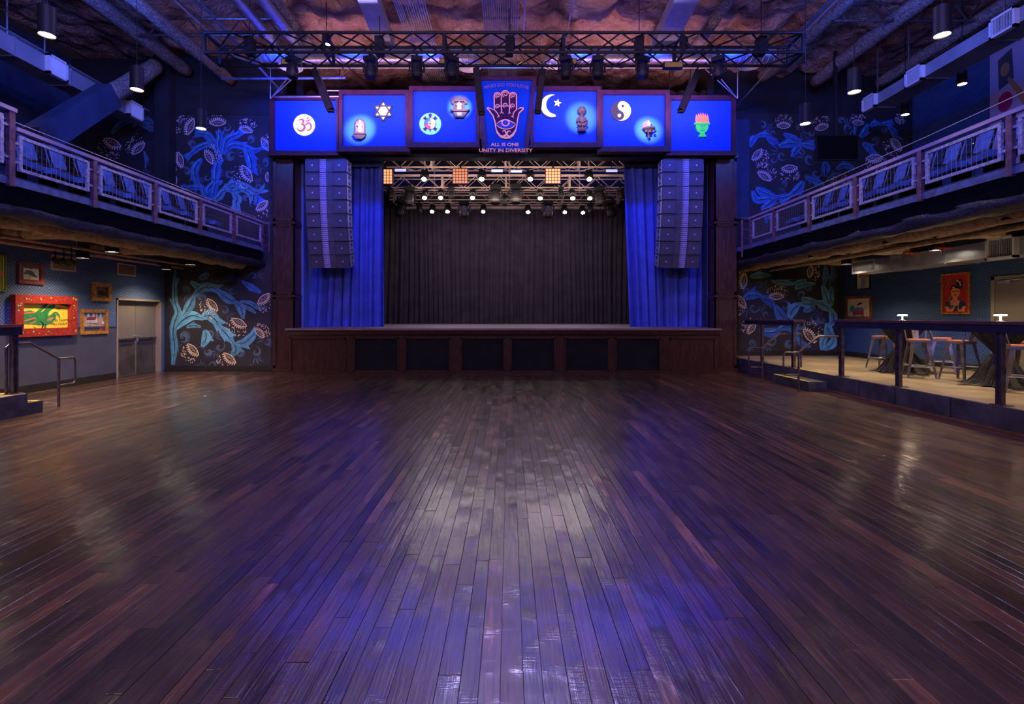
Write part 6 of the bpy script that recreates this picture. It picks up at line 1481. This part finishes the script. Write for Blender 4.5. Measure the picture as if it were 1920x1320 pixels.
for i, (x, y) in enumerate(pend+pendr):
    z = 5.6 if x < 0 else 5.55
    sd = 'left' if x < 0 else 'right'; k = i % 3
    P.put((x, y, z), (0,0,0), 'black can pendant over the %s of the dance floor, %s from the camera' % (sd, ('nearest','middle','farthest')[k]), 'can pendants over the dance floor')
    spot('house_spot_light', (x, y, z-.01), (x, y, 0), 90, WARM, 70, .9, .09)
for (x, y) in ((-6.6, 5.3), (-6.6, 3.5), (6.1, 5.2), (6.1, 3.4)):
    P.put((x, y, 5.58), (0,0,0), 'black can pendant above the picture on the %s side, %s' % ('left' if x < 0 else 'right', 'nearer' if y < 4 else 'farther'), 'can pendants over the dance floor')
    spot('house_spot_light', (x, y, 5.57), (x, y, 0), 90, WARM, 70, .9, .09)
o = can_proto('downlight', .115, .26); MB().tube((0,0,.3),(0,0,.52),.01,5).build('stem', M['blackmetal'], o); P2 = Proto(o)
und = [(-9.2,10.7,2.84,'left balcony, wall row, nearer'),(-9.2,13.3,2.84,'left balcony, wall row, farther'),(-7.75,9.67,2.84,'left balcony, front row, nearer'),(-7.75,12.05,2.84,'left balcony, front row, farther'),
       (7.15,7.06,2.96,'right balcony, front row, nearest'),(7.15,9.33,2.96,'right balcony, front row, middle'),(7.15,11.65,2.96,'right balcony, front row, farthest'),(8.9,10.35,2.96,'right balcony, wall row, nearer'),(8.9,13.1,2.96,'right balcony, wall row, farther'),
       (-7.75,7.3,2.84,'left balcony, front row, out of the picture'),(-9.2,8.0,2.84,'left balcony, wall row, out of the picture'),(7.15,4.8,2.96,'right balcony, front row, out of the picture'),(8.9,7.6,2.96,'right balcony, wall row, out of the picture'),(-9.2,5.4,2.84,'left balcony, wall row, far out of the picture')]
for x, y, z, lb in und:
    P2.put((x, y, z), (0,0,0), 'black can downlight under the %s' % lb, 'can downlights under the balconies')
    spot('balcony_spot_light', (x, y, z-.01), (x+(.0), y, 0), 290 if x < 0 else 290, (1.0,.70,.40), 130, .8, .09)
o = local('recessed_downlight', 'small recessed downlight', 'downlight')
MB().lathe([(.09,.02),(.11,.0),(.09,-.0)], (0,0,0), 20, cap=False).build('trim_ring', M['blackmetal'], o); MB().lathe([(.001,.004),(.088,.004)], (0,0,0), 20, cap=False).build('lens', M['lamp_on'], o); MB().lathe([(.1,.02),(.1,.3),(.02,.3)], (0,0,0), 16).build('housing', M['black'], o)
MB().tube((0,0,.3),(0,0,2.35),.01,5).build('stem', M['blackmetal'], o)
P3 = Proto(o)
for x, y, z, lb in ((10.8, 11.83, 7.12, 'nearer'), (10.8, 13.53, 7.08, 'farther')):
    P3.put((x, y, z), (0,0,0), '%s warm downlight high above the right balcony' % lb, 'downlights above the right balcony'); spot('balcony_spot_light', (x, y, z-.02), (x, y, 0), 30, WARM, 100, .9, .08)
spot('balcony_spot_light', (-11.2, 9.5, 7.0), (-10.6, 9.8, 3.5), 30, WARM, 100, .9, .08)
# tiny bright exit lamp glimpsed on the right balcony
t = thing('glimpsed_lamp', (7.6, 8.2, 4.4), 'tiny bright lamp glimpsed among the right balcony seats', 'lamp'); c = W(1827, 268, 8.35)
MB().lathe([(.001,-.02),(.02,0),(.001,.02)], c, 8).build('bulb', M['lamp_cool'], t); MB().tube(c, (c.x, c.y, 3.5), .008, 5).build('stem', M['blackmetal'], t)
# ------------------------------------------------------------------ moving heads and fixtures
def head_proto(name, lab, lit=False, big=1.0):
    o = local(name, lab, 'stage light')
    k = big
    MB().box(-.03*k,.03*k,-.03*k,.03*k,0,.10*k).build('clamp', M['blackmetal'], o)
    MB().box(-.12*k,.12*k,-.10*k,.10*k,-.09*k,.0).build('base', M['blackmetal'], o)
    for s in (-1, 1):
        mb = MB(); mb.path([(s*.10*k,0,-.09*k),(s*.15*k,0,-.14*k),(s*.15*k,0,-.30*k)], .022*k, 6); mb.build('yoke_arm', M['blackmetal'], o)
    mb = MB(); mb.lathe([(.03*k,.16*k),(.09*k,.14*k),(.12*k,.04*k),(.125*k,-.05*k),(.115*k,-.13*k),(.10*k,-.15*k)], (0,0,-.28*k), 16); hd = mb.build('head', M['blackmetal'], o, smooth=True)
    MB().lathe([(.001,0),(.095*k,0)], (0,0,-.4305*k), 16, cap=False).build('lens', M['lamp_cool'] if lit else M['glass_dark'], hd)
    MB().lathe([(.118*k,0),(.13*k,-.012*k),(.118*k,-.024*k)], (0,0,-.35*k), 16, cap=False).build('ring', M['slate'], hd)
    return o
P = Proto(head_proto('moving_head_light', 'black moving head light', big=1.05))
for i, (px, py) in enumerate(((552,152),(697,150),(783,151),(848,149),(1060,150),(1119,150),(1202,148),(1343,150))):
    c = W(px, 0, 11.1); P.put((c.x, 11.0, TZ0-.12), (.0,0,(i*37%7-3)*.2), 'black moving head light under the front truss, %s from the left' % ordw(i), 'moving heads under the front truss')
# dark slanted speaker tubes hanging from the truss
tubes = [((590,132),(620,207),'far left'),((893,130),(903,212),'left of the centre sign'),((1017,132),(1008,210),'right of the centre sign'),((1308,134),(1277,208),'far right')]
for (a, b_, lb) in tubes:
    A, B = W(a[0], a[1], 11.3), W(b_[0], b_[1], 10.9)
    t = thing('hanging_column_fixture', (A+B)/2, 'long dark box fixture hanging under the front truss, %s' % lb, 'stage light')
    mb = MB(); d_ = (B-A).normalized(); n_ = Vector((0,1,0)); w_ = d_.cross(n_).normalized()
    boxbeam(mb, A, B, w_*.15, n_*.16); mb.build('body', M['blackmetal'], t)
    mb = MB(); boxbeam(mb, A+Vector((0,-.085,0)), B+Vector((0,-.085,0)), w_*.12, n_*.01); mb.build('front_grille', M['black'], t)
    MB().tube(A+Vector((0,0,.12)), A, .02).build('bracket', M['blackmetal'], t)
    mb = MB(); mb.obox(B+d_*.03, (.12,.12,.02)); mb.build('end_cap', M['slate'], t)
# LED battens on the front truss
for i, (px, py) in enumerate(((545,115),(842,114),(1064,115),(1263,121))):
    c = W(px, py, 11.3); t = thing('led_batten', c, 'box batten light with amber face on the front truss, %s from the left' % ordw(i), 'stage light')
    MB().box(c.x-.22,c.x+.22,11.3,11.42,c.z-.07,c.z+.07).build('housing', M['blackmetal'], t); MB().box(c.x-.2,c.x+.2,11.29,11.3,c.z-.055,c.z+.05).build('lens', M['brass'], t)
    MB().tube((c.x,11.36,c.z+.07),(c.x,11.36,TZ0+.3),.012).build('bracket', M['blackmetal'], t)
# warm star lamps inside the truss
for i, (px, py) in enumerate(((612,86),(1282,92),(958,92))):
    c = W(px, py, 11.9); t = thing('work_light', c, 'bright warm can light seen through the front truss, %s' % ('left','right','centre')[i], 'lamp')
    MB().lathe([(.02,.28),(.10,.26),(.10,.02),(.09,.02)], c, 14, cap=False).build('can', M['blackmetal'], t); MB().lathe([(.001,.02),(.09 if i == 0 else .05,.02)], c, 14, cap=False).build('lens', M['lamp_cool'] if i == 0 else M['lamp_on'], t)
    MB().tube(c+Vector((0,0,.28)), (c.x, c.y, CEIL+.12), .01).build('stem', M['blackmetal'], t)
    spot('work_spot_light', (c.x, c.y, c.z+.0), (c.x, c.y-1, 0), 60 if i == 0 else 25, WARM, 90, .9, .08)
# cables draped on the truss
rr = random.Random(21)
for i in range(9):
    xa = rr.uniform(TX0+1, TX1-1); xb = xa+rr.uniform(.5,1.6)*rr.choice((-1,1)); pts = []
    for k in range(9): q = k/8; pts.append((xa+(xb-xa)*q, 11.25+.2*math.sin(q*5+i), TZ0+.02-.35*math.sin(PI*q)*rr.uniform(.8,1)))
    MB().path(catmull(pts, 2), .009, 5).build('cable', M['black'], smooth=True, label='black cable looping under the front truss, %s of nine' % ordw(i), cat='cable', group='loose cables under the front truss')
# stage wash lights (lit)
Pl = Proto(head_proto('stage_wash_light', 'lit stage wash light', True, .85))
lit = [(795,337,16.2),(903,337,16.2),(994,337,16.2),(1105,337,16.2),(796,372,18.5),(826,372,18.5),(886,372,18.5),(1013,373,18.5),(1074,373,18.5),(1106,373,18.5),
       (810,398,20.9),(839,398,20.9),(906,398,20.9),(990,399,20.9),(1059,399,20.9),(1093,400,20.9)]
names = {16.2:'nearest', 18.5:'middle', 20.9:'farthest'}; cnt = {}
for px, py, Y in lit:
    c = W(px, py-1, Y); cnt[Y] = cnt.get(Y, -1)+1
    # tilt towards the hall, lens centre at c
    tilt = -.62; R = Euler((tilt,0,0)).to_matrix(); off = R @ Vector((0,0,-.4305*.85))
    loc = c-off
    Pl.put(loc, (tilt,0,0), 'lit white wash light on the %s stage truss, %s from the left' % (names[Y], ordw(cnt[Y])), 'lit wash lights over the stage')
    spot('stage_spot_light', c+R@Vector((0,0,-.02)), c+R@Vector((0,0,-5))+Vector((0,1.5,0)), 60, (1,.88,.85), 70, .9, .07)
Pb = Proto(head_proto('profile_moving_light', 'large dark moving profile light', False, 1.25))
big = [(768,352,18.2,.25),(752,376,20.4,.5),(870,378,20.6,-.1),(929,348,17.6,.05),(967,347,17.6,-.05),(1028,378,20.6,.1),(1124,352,18.2,-.25),(1144,377,20.4,-.4)]
for i, (px, py, Y, rz) in enumerate(big):
    c = W(px, py, Y); Pb.put(c, (-.12, rz*.35, rz), 'large dark moving profile light over the stage, %s from the left' % ordw(i), 'large profile lights over the stage', 1.25)
Ps = Proto(head_proto('slim_moving_light', 'slim dark moving light', False, .9))
for i, (px, py, Y) in enumerate(((730,352,18.3),(845,352,18.3),(786,381,20.8),(946,366,19.5),(1052,352,18.3),(1107,381,20.8),(1163,354,18.3))):
    c = W(px, py, Y); Ps.put(c, (0, .15*(i-3)/3, .4*i), 'slim dark moving light over the stage, %s from the left' % ordw(i), 'slim lights over the stage')
# matrix blinders
for i, (px, py, es, lb) in enumerate(((722,331,1.3,'left, half hidden by the drape'),(863,330,.35,'left of centre, dim'),(1037,330,1.4,'right of centre, bright'))):
    Y = 15.9; c = W(px, py, Y); t = thing('matrix_blinder', c-Vector((0,0,.26)), 'square amber five-by-five lamp panel over the stage, %s' % lb, 'stage light')
    m = mat('amber_cell', (.5,.2,.1), .4, emit=(1,.42,.18), estr=es)
    MB().box(c.x-.25,c.x+.25,Y,Y+.12,c.z-.25,c.z+.25).build('housing', pm('blinder_body', (.10,.02,.02)), t)
    MB().tube((c.x,Y+.06,c.z+.25),(c.x,Y+.06,zT+.02),.03).build('clamp', M['blackmetal'], t)
    for a in range(5):
        for b_ in range(5): MB().box(c.x-.225+a*.094,c.x-.225+a*.094+.07,Y-.02,Y,c.z-.225+b_*.094,c.z-.225+b_*.094+.07).build('lamp_cell', m, t)
for i, (px, py, w) in enumerate(((751,319,22),(932,320,22),(968,321,22),(1147,320,22))):
    Y = 15.8; c = W(px, py, Y); t = thing('stage_led_batten', c, 'pale violet LED batten over the stage, %s from the left' % ordw(i), 'stage light')
    MB().box(c.x-.19,c.x+.19,Y,Y+.1,c.z-.05,c.z+.05).build('housing', M['blackmetal'], t); MB().box(c.x-.18,c.x+.18,Y-.01,Y,c.z-.042,c.z+.035).build('lens', M['led_bar'], t)
    MB().tube((c.x,Y+.05,c.z+.05),(c.x,Y+.05,zT),.012).build('bracket', M['blackmetal'], t)
# general tan glow on the stage trusses from the lamps' spill
area('stage_spill_light', (CX, 17.2, 5.7), (CX, 18.6, 7.2), 95, (1,.70,.58), 7, .3)
area('stage_spill_light', (CX, 14.9, 5.9), (CX, 17.0, 6.9), 48, (1,.72,.62), 6, .2)
area('backdrop_fill_light', (CX, 20.3, 6.1), (CX, 21.9, 3.4), 12, (.62,.55,1.0), 7, .3)  # added fill without a fixture, lifts the dark backdrop
area('stage_floor_light', (CX, 19.0, 6.2), (CX, 18.8, 1.2), 60, (1,.72,.66), 6, 1)
